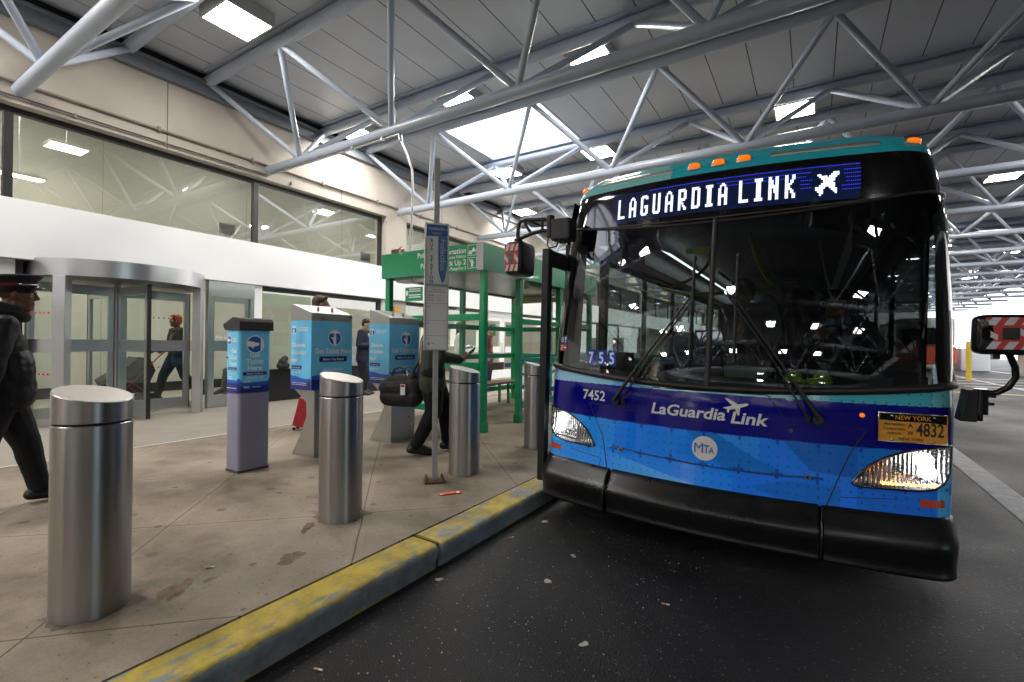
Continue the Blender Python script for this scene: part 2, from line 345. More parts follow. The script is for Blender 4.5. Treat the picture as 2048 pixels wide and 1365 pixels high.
def kerb_mat():
    m=P('worn yellow kerb paint',(.5,.36,.02),.55,0,.4); n=m.node_tree.nodes; l=m.node_tree.links; b=n['Principled BSDF']
    tc=n.new('ShaderNodeTexCoord'); mp=n.new('ShaderNodeMapping'); mp.inputs['Scale'].default_value=(1,.28,1); l.new(tc.outputs['Object'],mp.inputs['Vector'])
    def noise(sc,det=7,rg=.68,v=None):
        x=n.new('ShaderNodeTexNoise'); x.inputs['Scale'].default_value=sc; x.inputs['Detail'].default_value=det; x.inputs['Roughness'].default_value=rg
        l.new(mp.outputs[0] if v is None else v,x.inputs['Vector']); return x
    def mth(op,a,b_=None):
        x=n.new('ShaderNodeMath'); x.operation=op
        for i,v in enumerate((a,b_)):
            if v is None: continue
            if isinstance(v,(int,float)): x.inputs[i].default_value=v
            else: l.new(v,x.inputs[i])
        return x.outputs[0]
    wear=noise(26,9,.72); blot=noise(2.2,5,.6,tc.outputs['Object']); fine=noise(90,3,.8,tc.outputs['Object'])
    sx=n.new('ShaderNodeSeparateXYZ'); l.new(tc.outputs['Object'],sx.inputs[0])
    # paint lies on the top and spills unevenly over the upper edge; some is left along the foot
    hz=n.new('ShaderNodeMapRange'); hz.inputs[1].default_value=.085; hz.inputs[2].default_value=.135; hz.inputs[3].default_value=-.35; hz.inputs[4].default_value=.125; l.new(sx.outputs[2],hz.inputs[0])
    foot=n.new('ShaderNodeMapRange'); foot.inputs[1].default_value=.0; foot.inputs[2].default_value=.06; foot.inputs[3].default_value=.40; foot.inputs[4].default_value=0; l.new(sx.outputs[2],foot.inputs[0])
    ridge=n.new('ShaderNodeMapRange'); ridge.inputs[1].default_value=.0; ridge.inputs[2].default_value=.02
    s=mth('ADD',mth('ADD',mth('ADD',mth('ADD',wear.outputs['Fac'],mth('MULTIPLY',mth('SUBTRACT',fine.outputs['Fac'],.5),.22)),mth('MULTIPLY',mth('SUBTRACT',blot.outputs['Fac'],.5),.55)),hz.outputs[0]),foot.outputs[0])
    mask=n.new('ShaderNodeMapRange'); mask.inputs[1].default_value=.55; mask.inputs[2].default_value=.62; l.new(s,mask.inputs[0])
    ye=n.new('ShaderNodeMix'); ye.data_type='RGBA'; l.new(blot.outputs['Fac'],ye.inputs[0]); ye.inputs[6].default_value=(.32,.225,.06,1); ye.inputs[7].default_value=(.55,.43,.03,1)
    gr=n.new('ShaderNodeMix'); gr.data_type='RGBA'; l.new(blot.outputs['Fac'],gr.inputs[0]); gr.inputs[6].default_value=(.15,.17,.18,1); gr.inputs[7].default_value=(.30,.34,.35,1)
    mx=n.new('ShaderNodeMix'); mx.data_type='RGBA'; l.new(mask.outputs[0],mx.inputs[0]); l.new(gr.outputs[2],mx.inputs[6]); l.new(ye.outputs[2],mx.inputs[7])
    dirt=noise(6,6,.7,tc.outputs['Object']); dr=n.new('ShaderNodeMapRange'); dr.inputs[1].default_value=.35; dr.inputs[2].default_value=.6; dr.inputs[3].default_value=.45; dr.inputs[4].default_value=1.05; l.new(dirt.outputs['Fac'],dr.inputs[0])
    m2=n.new('ShaderNodeMix'); m2.data_type='RGBA'; m2.blend_type='MULTIPLY'; m2.inputs[0].default_value=.75; l.new(mx.outputs[2],m2.inputs[6]); l.new(dr.outputs[0],m2.inputs[7]); l.new(m2.outputs[2],b.inputs['Base Color'])
    bp=n.new('ShaderNodeBump'); bp.inputs['Strength'].default_value=.5; bp.inputs['Distance'].default_value=.004
    l.new(mth('ADD',mask.outputs[0],mth('MULTIPLY',fine.outputs['Fac'],.6)),bp.inputs['Height']); l.new(bp.outputs['Normal'],b.inputs['Normal'])
    return m
M['road']=road_mat(); M['walk']=walk_mat(); M['kerb']=kerb_mat()
M['mark']=P('worn white road paint',(.36,.36,.36),.6,var=.3,vscale=9)
M['markY']=P('worn yellow road paint',(.42,.33,.12),.6,var=.3,vscale=9)
g=MB(); g.add([(-300,-300,0),(300,-300,0),(300,300,0),(-300,300,0)],[(0,1,2,3)]); g.build('road',M['road'],kind='structure')
g=MB(); g.box(-30,KX0-.012,-60,80,-.2,SWZ); g.build('sidewalk',M['walk'],kind='structure')
g=MB(); g.box(-6.2,-6.165,-60,80,SWZ,SWZ+.004); g.build('sidewalk_strip',P('pale threshold strip',(.5,.48,.44),.6,var=.1),kind='structure')
# dark gap behind the kerb, then the kerb with a rounded nose
g=MB(); g.box(KX0-.012,KX0+.002,-60,80,-.2,SWZ-.02); g.build('kerb_joint',P('joint filler',(.05,.04,.035),.8),kind='structure')
def kerb_seg(y0,y1):
    prof=[(KX0+.002,-.1),(KX0+.002,SWZ-.002),(KX0+.01,SWZ+.003),(KX1-.05,SWZ-.002)]
    for i in range(7):
        a=PI/2*i/6; prof.append((KX1-.035+.035*math.sin(a)-.0,SWZ-.04+.036*math.cos(a)))
    prof+=[(KX1-.022,.03),(KX1-.028,-.1)]
    n=max(2,int((y1-y0)/.25)); g=MB(); vs=[]
    for j in range(n+1):
        y=y0+(y1-y0)*j/n
        for x,z in prof: vs.append((x+.0015*math.sin(y*3.1),y,z+.002*math.sin(y*2.3+1)))
    k=len(prof); fs=[(j*k+i,j*k+i+1,(j+1)*k+i+1,(j+1)*k+i) for j in range(n) for i in range(k-1)]
    g.add(vs,fs,0,True); g.add(vs,[tuple(range(k))[::-1],tuple(range(n*k,n*k+k))])
    return g
g=kerb_seg(-60,2.115); g.build('kerb',M['kerb'],kind='structure')
g=kerb_seg(2.15,80); g.build('kerb',M['kerb'],kind='structure')
g=MB(); g.box(KX0+.004,KX1-.035,2.113,2.152,-.1,SWZ-.012); g.build('kerb_joint',P('rusty joint',(.05,.03,.018),.8,var=.4,vscale=30),kind='structure')
# road paint
g=MB(); g.box(1.33,1.555,-40,26,.0005,.004); g.build('road_marking',M['mark'],kind='structure')
g=MB(); g.box(5.45,5.6,19,46,.0005,.004); g.build('road_marking',M['mark'],kind='structure')
g=MB(); g.box(8.3,8.5,20,60,.0005,.004); g.build('road_marking',M['mark'],kind='structure')
for i,(xa,ya,xb,yb) in enumerate(((4.3,21.6,8.2,21.4),(4.3,23.2,8.2,23.0),(4.3,25.0,8.2,24.8),(4.3,27.2,8.2,27.0))):
    g=MB(); g.add([(xa,ya,.0045),(xb,yb,.0045),(xb,yb+.28,.0045),(xa,ya+.28,.0045)],[(0,1,2,3)]); g.build('road_marking',M['mark'],kind='structure')
g=MB(); g.add([(2.0,18.6,.0045),(9.2,18.0,.0045),(9.2,18.3,.0045),(2.0,18.9,.0045)],[(0,1,2,3)]); g.build('road_marking',M['markY'],kind='structure')

stm=P('pavement grime',(.15,.12,.085),.85,var=.35,vscale=14); rust=P('pavement rust',(.16,.105,.07),.85,var=.5,vscale=18)
def stain(x,y,rx,ry,m,rot=0,inner=0,seed=0):
    r=random.Random(seed); n=36; g=MB(); ph=[r.uniform(0,6.28) for _ in range(4)]
    q=lambda a,k:k*(1+.22*math.sin(2*a+ph[0])+.16*math.sin(3*a+ph[1])+.12*math.sin(7*a+ph[2])+.08*math.sin(13*a+ph[3]))
    o=[]; cs,sn=math.cos(rot),math.sin(rot)
    for i in range(n):
        a=2*PI*i/n; u,v=q(a,rx)*math.cos(a),q(a,ry)*math.sin(a); o.append((x+u*cs-v*sn,y+u*sn+v*cs,SWZ+.0012))
    g.add(o,[tuple(range(n))]); g.build('pavement_stain',m,kind='structure')
for i,(x,y) in enumerate(((-2.642,.797),(-2.642,2.09),(-2.642,3.415),(-2.642,4.73))): stain(x+.008,y+.006,.140,.140,stm,.5*i,seed=i)
stain(-4.345,2.415,.125,.16,stm,0,seed=11)
stain(-2.50,1.06,.045,.11,rust,.75,seed=21); stain(-2.66,1.86,.03,.085,rust,.8,seed=22); stain(-2.47,1.2,.02,.03,stm,.3,seed=23); stain(-2.36,1.55,.06,.07,stm,.3,seed=24)
# ================================================================== canopy roof, trusses, box lights, skylights
TS=3.40; TY0=1.86; ZB=4.57; ZT=5.72; WX=-8.82; XE=11.35; ZC=5.83
def ceil_mat():
    m=P('grey ceiling panel',(.40,.405,.42),.42,0,.5); n=m.node_tree.nodes; l=m.node_tree.links; b=n['Principled BSDF']
    tc=n.new('ShaderNodeTexCoord'); sx=n.new('ShaderNodeSeparateXYZ'); l.new(tc.outputs['Object'],sx.inputs[0])
    def mth(op,a,b_=None):
        x=n.new('ShaderNodeMath'); x.operation=op
        for i,v in enumerate((a,b_)):
            if v is None: continue
            if isinstance(v,(int,float)): x.inputs[i].default_value=v
            else: l.new(v,x.inputs[i])
        return x.outputs[0]
    fr=mth('FRACT',mth('DIVIDE',mth('ADD',sx.outputs[0],30*.575+.01),.575)); d=mth('ABSOLUTE',mth('SUBTRACT',fr,.5)); line=mth('LESS_THAN',d,.014)
    no=n.new('ShaderNodeTexNoise'); no.inputs['Scale'].default_value=.8; no.inputs['Detail'].default_value=5; l.new(tc.outputs['Object'],no.inputs['Vector'])
    r=n.new('ShaderNodeValToRGB'); e=r.color_ramp.elements; e[0].position=.3; e[0].color=(.46,.48,.53,1); e[1].position=.7; e[1].color=(.53,.55,.60,1); l.new(no.outputs['Fac'],r.inputs[0])
    mx=n.new('ShaderNodeMix'); mx.data_type='RGBA'; l.new(line,mx.inputs[0]); l.new(r.outputs[0],mx.inputs[6]); mx.inputs[7].default_value=(.03,.03,.032,1); l.new(mx.outputs[2],b.inputs['Base Color'])
    bp=n.new('ShaderNodeBump'); bp.inputs['Strength'].default_value=.6; bp.inputs['Distance'].default_value=.01; bp.invert=True; l.new(line,bp.inputs['Height']); l.new(bp.outputs['Normal'],b.inputs['Normal'])
    return m
M['ceil']=ceil_mat(); M['beam']=P('blue grey edge beam',(.17,.19,.225),.45,var=.06); M['dark_gap']=P('dark gap',(.01,.01,.012),.8)
roof=thing('canopy_roof','grey panelled canopy roof with two glazed skylights over the bus stop','canopy')
YC0,YC1=-42.0,59.0
sk_cells=[(-6.68,-4.38,7.60,9.72),(-8.75,-6.68,-2.6,-.48),(-4.38,-2.08,-12.8,-10.68),(-6.68,-4.38,17.8,19.92),(-8.75,-6.68,-22.9,-20.9)]
xs=sorted({WX-.2,XE+.4}|{c[0] for c in sk_cells}|{c[1] for c in sk_cells}); ys=sorted({YC0,YC1}|{c[2] for c in sk_cells}|{c[3] for c in sk_cells})
g=MB()
for i in range(len(xs)-1):
    for j in range(len(ys)-1):
        mxx,myy=(xs[i]+xs[i+1])/2,(ys[j]+ys[j+1])/2
        if any(c[0]<mxx<c[1] and c[2]<myy<c[3] for c in sk_cells): continue
        g.add([(xs[i],ys[j],ZC),(xs[i+1],ys[j],ZC),(xs[i+1],ys[j+1],ZC),(xs[i],ys[j+1],ZC)],[(0,3,2,1)])
        z=ZC+.16; g.add([(xs[i],ys[j],z),(xs[i+1],ys[j],z),(xs[i+1],ys[j+1],z),(xs[i],ys[j+1],z)],[(0,1,2,3)])
g.box(XE+.4,XE+.46,YC0,YC1,ZC-.3,ZC+.3); g.box(WX-.2,XE+.4,YC0-.06,YC0,ZC-.3,ZC+.3); g.box(WX-.2,XE+.4,YC1,YC1+.06,ZC-.3,ZC+.3)
g.build('ceiling',M['ceil'],roof)
def glaze():
    m=GLASS('skylight glazing',(.9,.94,1),1.45); n=m.node_tree.nodes; l=m.node_tree.links
    out=n['Material Output']; cur=out.inputs[0].links[0].from_node; mx=n.new('ShaderNodeMixShader'); t=n.new('ShaderNodeBsdfTranslucent'); t.inputs[0].default_value=(.93,.95,1,1); mx.inputs[0].default_value=.95
    l.new(cur.outputs[0],mx.inputs[1]); l.new(t.outputs[0],mx.inputs[2]); l.new(mx.outputs[0],out.inputs[0]); return m
M['sky_glaze']=glaze(); M['curb']=P('white skylight curb',(.85,.87,.9),.5)
for (x0,x1,y0,y1) in sk_cells[:2]+sk_cells[2:]:
    g=MB(); t=.06
    g.box(x0-t,x0,y0-t,y1+t,ZC+.003,ZC+.22).box(x1,x1+t,y0-t,y1+t,ZC+.003,ZC+.22).box(x0,x1,y0-t,y0,ZC+.003,ZC+.22).box(x0,x1,y1,y1+t,ZC+.003,ZC+.22)
    so=g.build('skylight',M['curb'],roof)
    p=MB(); p.add([(x0,y0,ZC+.19),(x1,y0,ZC+.19),(x1,y1,ZC+.19),(x0,y1,ZC+.19)],[(0,1,2,3)]); p.build('glazing',M['sky_glaze'],so)
    b=MB(); xx=(x0+x1)/2; b.box(xx-.012,xx+.012,y0,y1,ZC+.18,ZC+.215); b.build('glazing_bar',M['curb'],so)
g=MB(); g.box(WX+.001,WX+.10,YC0,YC1,5.47,5.69).box(WX+.10,WX+.16,YC0,YC1,5.655,5.69); g.build('edge_beam',M['beam'],roof)
g=MB(); g.box(WX+.002,WX+.05,YC0,YC1,5.69,ZC); g.build('shadow_gap',M['dark_gap'],roof)
# columns along the open side
M['conc']=P('concrete column',(.42,.39,.34),.8,var=.12,vscale=2,bump=.1)
for i,y in enumerate((-22,-8.5)):
    c=MB(); c.cyl((XE-.1,y,0),(XE-.1,y,ZC),.33,n=24)
    tag(c.build('concrete_column',M['conc']),f'round concrete canopy column on the open road side, {("far behind the camera","behind the camera","first beyond the red bus","second beyond the red bus","last before the daylight")[i]}','column','columns on the open side')
xb=[-7.85+2.3*k for k in range(9)]; xt=[-8.98+2.3*k+.05 for k in range(9)]; xt=[-6.65+2.3*(k-1) for k in range(9)]
def truss_bits():
    bits=[('bottom_chord',lambda g:g.cyl((WX,0,ZB),(XE,0,ZB),.086,n=18))]
    for s in (-1,1): bits.append(('top_chord',lambda g,s=s:g.cyl((WX,s*1.14,ZT),(XE,s*1.14,ZT),.086,n=18)))
    for s in (-1,1): bits.append(('top_plate',lambda g,s=s:g.box(WX+.17,XE,s*1.14-.13,s*1.14+.13,ZT+.085,ZC-.004).box(WX+.17,XE,s*1.14-.02,s*1.14+.02,ZT+.06,ZT+.084)))
    for x in xb:
        for s in (-1,1):
            for dx in (-1,1):
                xt_=x+dx*1.15+.025
                if xt_<WX+.1: xt_=WX+.1
                if xt_>XE: continue
                bits.append(('brace',lambda g,x=x,s=s,xt_=xt_:g.cyl((x,0,ZB+.03),(xt_,s*1.14,ZT-.03),.046,n=12)))
    return bits
ordn=['first','second','third','fourth','fifth','sixth','seventh','eighth','ninth','tenth','eleventh','twelfth','thirteenth','fourteenth','fifteenth','sixteenth','seventeenth']
tl={0:'thick grey tubular roof truss cut by the upper left corner, nearest overhead',
    1:'grey tubular roof truss carrying the drooping silver conduit at its bottom tube',
    2:'grey tubular roof truss running directly beneath the bright skylight, behind the bus roof lights',
    3:'grey tubular roof truss just beyond the skylight, above the green shelter'}
proto=None
for k in range(-8,17):
    y=TY0+TS*k
    lab=tl.get(k) or (f'grey tubular roof truss, {ordn[k-4]} beyond the one just past the skylight' if k>3 else f'grey tubular roof truss behind the camera, {ordn[-k-1]} back')
    if 0<=k<=7:
        if proto is None:
            t=proto=thing('roof_truss',lab,'roof truss',(0,y,0),0,'roof trusses')
            for nme,fn in truss_bits():
                g=MB(); fn(g); g.build(nme,M['steel_tube'],t)
        else:
            t=dup(proto,lab); t.location.y=y
    else:
        if k==-8 or k==8:
            g=MB(); 
            for nme,fn in truss_bits(): fn(g)
        if k==-8: far=o=g.build('roof_truss',M['steel_tube'])
        else: o=far.copy(); COL.objects.link(o)
        o.location=(0,y,0); tag(o,lab,'roof truss','roof trusses')
# box lights
ZL=5.65
lf=None
def boxlight(x,y,label):
    global lf
    if lf is None:
        lf=thing('ceiling_light',label,'ceiling light',(x,y,0),0,'square box lights under the canopy')
        g=MB(); h=.33
        g.box(-h,-h+.03,-h,h,ZL,ZC).box(h-.03,h,-h,h,ZL,ZC).box(-h+.03,h-.03,-h,-h+.03,ZL,ZC).box(-h+.03,h-.03,h-.03,h,ZL,ZC)
        g.build('housing',M['fixture'],lf)
        g=MB(); g.add([(-.3,-.3,ZL+.004),(.3,-.3,ZL+.004),(.3,.3,ZL+.004),(-.3,.3,ZL+.004)],[(0,3,2,1)]); g.build('diffuser',M['lamp'],lf)
        return lf
    o=dup(lf,label); o.location=(x,y,0); return o
for k in range(-10,16):
    y=3.50+3.37*k
    xs_=(-6.66,-4.15,-.3,4.1,7.6) if k%2==0 else (-8.12,-5.42,-2.9,4.7,8.3)
    if k<0: xs_=(-6.9,-5.3,1.5,4.6,7.6) if k%2==0 else (-8.12,-5.42,-1.2,3.0,5.9)
    for i,x in enumerate(xs_):
        if (k==-1 and i>1) or (k==0 and i in (1,2,3,4)) or (k==1 and i>2) or (k==-2 and i in (2,4)) or (k==-3 and i in (1,3)): continue
        row=f'in row {k+1} of the rows ahead' if k>=0 else f'in row {-k} behind the camera'
        pos=('nearest the terminal wall','second from the terminal wall','third from the terminal wall','over the far lane','nearest the open side')[i]
        named={(0,0):'large bright box light nearest the camera, upper left, beside the first trusses',(1,0):'box light split by a truss tube, nearest the wall before the skylight',
               (1,1):'box light split by a truss tube, left of the big skylight',(1,2):'box light split by a truss tube, right of the big skylight',
               (2,0):'box light just beyond the skylight corner nearest the wall',(2,1):'box light crossed by a brace beyond the right skylight corner',(2,2):'box light above the middle of the bus roof',
               (3,0):'small box light near the wall above the left bus mirror',(4,3):'box light seen as a thin strip right of the bus'}
        boxlight(x,y,named.get((k,i)) or f'square box light {pos}, {row}')
# ================================================================== terminal building
T=thing('terminal_building','long terminal wall with beige upper panels, white band and tall windows','terminal')
YT0,YT1=-42.0,70.0
openings=[(-32.5,-22.5),(-22.3,-12.3),(-11.9,-2.1),(-1.45,8.24),(8.92,18.55),(19.2,28.8),(29.4,39.0),(39.6,49.2)]
g=MB(); g.box(WX-.28,WX,YT0,YT1,4.385,6.2)
piers=[(YT0,-32.5),(-22.5,-22.3),(-12.3,-11.9),(-2.1,-1.45),(8.24,8.92),(18.55,19.2),(28.8,29.4),(39.0,39.6),(49.2,YT1)]
for a,b in piers: g.box(WX-.28,WX,a,b,SWZ,4.385)
jm=P('joint shadow line',(.12,.11,.10),.8)
for i in range(-8,18):
    y=.18+3.37*i; g.box(WX,WX+.003,y-.006,y+.006,4.387,5.47,1)
g.build('upper_wall',[M['beige'],jm],T)
M['pipe']=P('dull painted pipe',(.23,.20,.18),.5,var=.15)
g=MB(); g.cyl((WX+.03,-40,4.65),(WX+.03,8.6,4.65),.022,n=8); g.cyl((WX+.03,8.95,4.65),(WX+.03,40,4.65),.022,n=8)
for i in range(-10,10): g.box(WX,WX+.06,1.5*i+.4,1.5*i+.44,4.61,4.69)
g.build('wall_pipe',M['pipe'],T)
g=MB(); g.cyl((WX+.015,-40,4.475),(WX+.015,5.2,4.475),.010,n=6); g.cyl((WX+.015,-40,4.44),(WX+.015,5.2,4.44),.008,n=6)
for i in range(-6,6): g.box(WX,WX+.03,1.1*i+.2,1.1*i+.225,4.425,4.49)
g.build('wall_conduit',M['pipe'],T)
BX=WX+.075
g=MB()
cuts=[-42,-30,-16.8,-6.6,6.9,17.1,27.3,37.5,47.7,70]
for a,b in zip(cuts[:-1],cuts[1:]): g.box(WX-.2,BX,a+.004,b-.004,2.355,3.13)
g.build('white_band',M['white_panel'],T,bevel=.004)
def frame_run(a,b,mulls,nm='window'):
    g=MB(); gx=WX-.2
    g.box(gx-.05,gx+.04,a,b,4.31,4.384); g.box(gx-.05,gx+.04,a,a+.07,3.131,4.31); g.box(gx-.05,gx+.04,b-.07,b,3.131,4.31)
    for m_ in mulls: g.box(gx-.05,gx+.045,m_-.045,m_+.045,3.131,4.31)
    o=g.build(nm,M['dark_frame'],T)
    p=MB(); es=[a+.07]+[e for m_ in mulls for e in (m_-.045,m_+.045)]+[b-.07]
    for i in range(0,len(es),2): p.add([(gx,es[i],3.131),(gx,es[i+1],3.131),(gx,es[i+1],4.31),(gx,es[i],4.31)],[(0,1,2,3)])
    p.build('pane',M['glass'],o)
for a,b in openings:
    n=3; m_=[1.79,5.10] if a==-1.45 else [a+(b-a)*i/n for i in range(1,n)]
    frame_run(a,b,m_)
# street level: storefront glazing on a black plinth, white posts
def store(a,b,plinth=True,z1=2.353,div=None):
    gx=WX-.1; z0=.76 if plinth else SWZ+.1
    g=MB(); g.box(gx-.04,gx+.04,a,b,2.27,z1); g.box(gx-.04,gx+.04,b-.07,b,z0,2.27); g.box(gx-.04,gx+.04,a,a+.05,z0,2.27)
    for d in div or []: g.box(gx-.04,gx+.04,d-.035,d+.035,z0,2.27)
    if not plinth: g.box(gx-.04,gx+.04,a,b,SWZ,z0)
    o=g.build('storefront',M['dark_frame'],T)
    p=MB(); es=[a+.05]+[e for d in (div or []) for e in (d-.035,d+.035)]+[b-.07]
    for i in range(0,len(es),2): p.add([(gx,es[i],z0),(gx,es[i+1],z0),(gx,es[i+1],2.27),(gx,es[i],2.27)],[(0,1,2,3)])
    p.build('pane',M['glass'],o)
    if plinth:
        q=MB(); q.box(gx-.1,gx+.08,a,b,SWZ,.74); q.box(gx-.12,gx+.1,a,b,.742,.765); q.build('plinth',P('black granite',(.012,.012,.013),.25),o)
store(5.14,8.12); store(-11.9,-2.1); 
M['grey_panel']=P('pale grey cladding',(.62,.61,.58),.5,var=.03)
g=MB(); g.box(WX-.25,WX-.02,8.12,8.24,SWZ,2.353); g.build('lower_wall',M['grey_panel'],T); g=MB(); g.box(WX-.25,WX-.02,-1.45,1.84,SWZ,2.353); g.build('lower_wall',M['grey_panel'],T)
g=MB(); g.box(WX-.16,WX-.04,1.84,1.92,SWZ,2.353); g.build('dark_jamb',M['dark_frame'],T)
g=MB(); g.box(WX-.15,WX+.02,4.99,5.14,SWZ,2.353); g.build('white_post',M['white_panel'],T,bevel=.004)
store(8.92,12.35,False,div=[10.1]); store(14.75,18.5,False,div=[16.6]); store(19.2,28.8,True,div=[22,25]); 
# white double doors seen through the shelter
dd=thing('double_door','pair of white glazed doors in the far wall, seen through the shelter','door')
for s,(a,b) in enumerate(((12.45,13.52),(13.54,14.65))):
    g=MB(); x=WX-.1
    g.box(x-.03,x+.03,a,a+.13,SWZ,2.2).box(x-.03,x+.03,b-.13,b,SWZ,2.2).box(x-.03,x+.03,a+.13,b-.13,SWZ,.42).box(x-.03,x+.03,a+.13,b-.13,1.0,1.2).box(x-.03,x+.03,a+.13,b-.13,2.05,2.2)
    d=g.build('door_leaf',M['white_panel'],dd)
    p=MB(); p.add([(x,a+.13,.42),(x,b-.13,.42),(x,b-.13,1.0),(x,a+.13,1.0)],[(0,1,2,3)]); p.add([(x,a+.13,1.2),(x,b-.13,1.2),(x,b-.13,2.05),(x,a+.13,2.05)],[(0,1,2,3)]); p.build('pane',M['glass_door'],d)
    h=MB(); yy=b-.07 if s==0 else a+.07; h.tube([(x+.03,yy,1.0),(x+.08,yy,1.02),(x+.08,yy,1.3),(x+.03,yy,1.32)],.012,8); h.build('handle',M['stain_flat'],d)
    q=MB(); q.box(x-.034,x-.031,a+.3,b-.3,1.55,1.95); q.build('notice',P('green door notice',(.02,.16,.06),.6),d)
g=MB(); g.box(WX-.16,WX-.04,12.35,12.45,SWZ,2.353).box(WX-.16,WX-.04,14.65,14.75,SWZ,2.353).box(WX-.16,WX-.04,12.45,14.65,2.2,2.353); g.build('door_frame',M['white_panel'],dd)
# interior: floor, wall, ceiling, vents, skirting
IX=-12.6
g=MB(); g.box(-40,WX-.06,YT0,YT1,SWZ-.05,SWZ+.006); g.build('floor',P('terrazzo floor',(.5,.46,.38),.3,var=.08,vscale=30),kind='structure')

g=MB(); g.box(IX,WX-.28,YT0,YT1,5.75,5.9); g.build('interior_ceiling',M['beige2'],T)
g=MB(); g.box(IX,IX+.02,YT0,YT1,SWZ+.006,.36); g.build('skirting',M['dark_gap'],T)
for y in (2.6,6.1,9.6,13): 
    pass
g=MB(); g.box(IX-.2,IX,YT0,YT1,SWZ,6.2)
for i in range(-8,14): g.box(IX,IX+.003,3.0*i+.9,3.0*i+.912,.37,5.7,1)
g.build('interior_wall',[M['beige2'],P('faint joint',(.4,.38,.33),.8)],T)
M['grille']=P('grey vent grille',(.25,.25,.25),.5)
for y in (6.42,10.85,15.2):
    g=MB(); g.box(IX,IX+.03,y-.19,y+.19,4.02,4.28)
    for i in range(7): g.box(IX+.03,IX+.045,y-.17,y+.17,4.04+.033*i,4.055+.033*i)
    g.build('vent',M['grille'],T)
M['lamp_in']=EMIT('warm interior diffuser',(1,.90,.74),9.0)
def inlight(x,y,z,dx,dy,label,drop=.12):
    t=thing('pendant_light',label,'interior light',(x,y,0),0,'interior lights behind the glass')
    g=MB(); g.box(-dx,dx,-dy,dy,z+.004,z+.05).cyl((0,0,z+.05),(0,0,5.75),.012,n=6); g.build('housing',M['fixture'],t)
    g=MB(); g.add([(-dx+.02,-dy+.02,z),(dx-.02,-dy+.02,z),(dx-.02,dy-.02,z),(-dx+.02,dy-.02,z)],[(0,3,2,1)]); g.build('diffuser',M['lamp_in'],t)
inlight(-11.45,3.02,4.76,.22,.27,'warm pendant light behind the upper window, the higher of two')
inlight(-11.3,2.38,4.04,.12,.32,'pendant light strip low behind the upper window beside the mullion')
M['lamp_fill']=EMIT('interior fill diffuser',(1,.97,.91),5.5)
for i,y in enumerate((-5,-1.5,2.2,5.8,9.4,13,17,22,28)):  # added fill lights, hidden above the windows, to brighten the interior
    t=thing('fill_light',f'added fill light inside the terminal, out of view, number {i+1} along the hall','interior light',(-10.8,y,0),0,'added fill lights inside the terminal')
    g=MB(); g.box(-.5,.5,-.5,.5,5.71,5.748); g.build('trim',M['fixture'],t)
    g=MB(); g.add([(-.45,-.45,5.705),(.45,-.45,5.705),(.45,.45,5.705),(-.45,.45,5.705)],[(0,3,2,1)]); g.build('diffuser',M['lamp_fill'],t)
# small orange notice on the pier
g=MB(); f=lambda a,b:(WX+.004,8.25+a,2.03+b)
rect_on(g,f,0,.16,0,.17,0); rect_on(g,f,.17,.28,.03,.17,1); rect_on(g,f,.29,.45,0,.17,2)
tag(g.build('wall_notice',[P('violet notice',(.35,.33,.55),.5),P('red notice',(.45,.05,.04),.5),P('orange notice',(.75,.33,.02),.5)]),'small orange and violet notice on the pier below the white band','notice')
# ---------------------------------------------------------------- revolving door
RC=Vector((-9.2,3.05,0)); RR=1.1
rd=thing('revolving_door','round stainless revolving door under a curved metal canopy, man behind it','revolving door',(RC.x,RC.y,0))
def arc(r,a0,a1,n): return [(r*math.cos(math.radians(a0+(a1-a0)*i/n)),r*math.sin(math.radians(a0+(a1-a0)*i/n))) for i in range(n+1)]
g=MB(); pr=[]
o_=arc(RR+.05,-180,180,64); i_=arc(RR-.06,-180,180,64)
vs=[(x,y,2.16) for x,y in o_]+[(x,y,2.39) for x,y in o_]; n=65
g.add(vs,[(i,i+1,n+i+1,n+i) for i in range(64)],0,True)
g.add([(x,y,2.39) for x,y in o_[:-1]],[tuple(range(64))]); 
g.build('canopy',M['stain_flat'],rd)
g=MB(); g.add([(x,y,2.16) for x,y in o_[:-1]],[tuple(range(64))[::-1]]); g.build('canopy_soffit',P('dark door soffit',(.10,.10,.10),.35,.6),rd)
pa=(-49.5,49.5)
for a in pa:
    c=Vector((math.cos(math.radians(a))*RR,math.sin(math.radians(a))*RR,0)); t=Vector((-math.sin(math.radians(a)),math.cos(math.radians(a)),0))
    g=MB(); mt=Matrix.Translation(c)@Matrix.Rotation(math.radians(a),4,'Z'); g.box(-.06,.06,-.075,.075,SWZ,2.159,0,mt); g.build('post',M['stain_flat'],rd,bevel=.006)
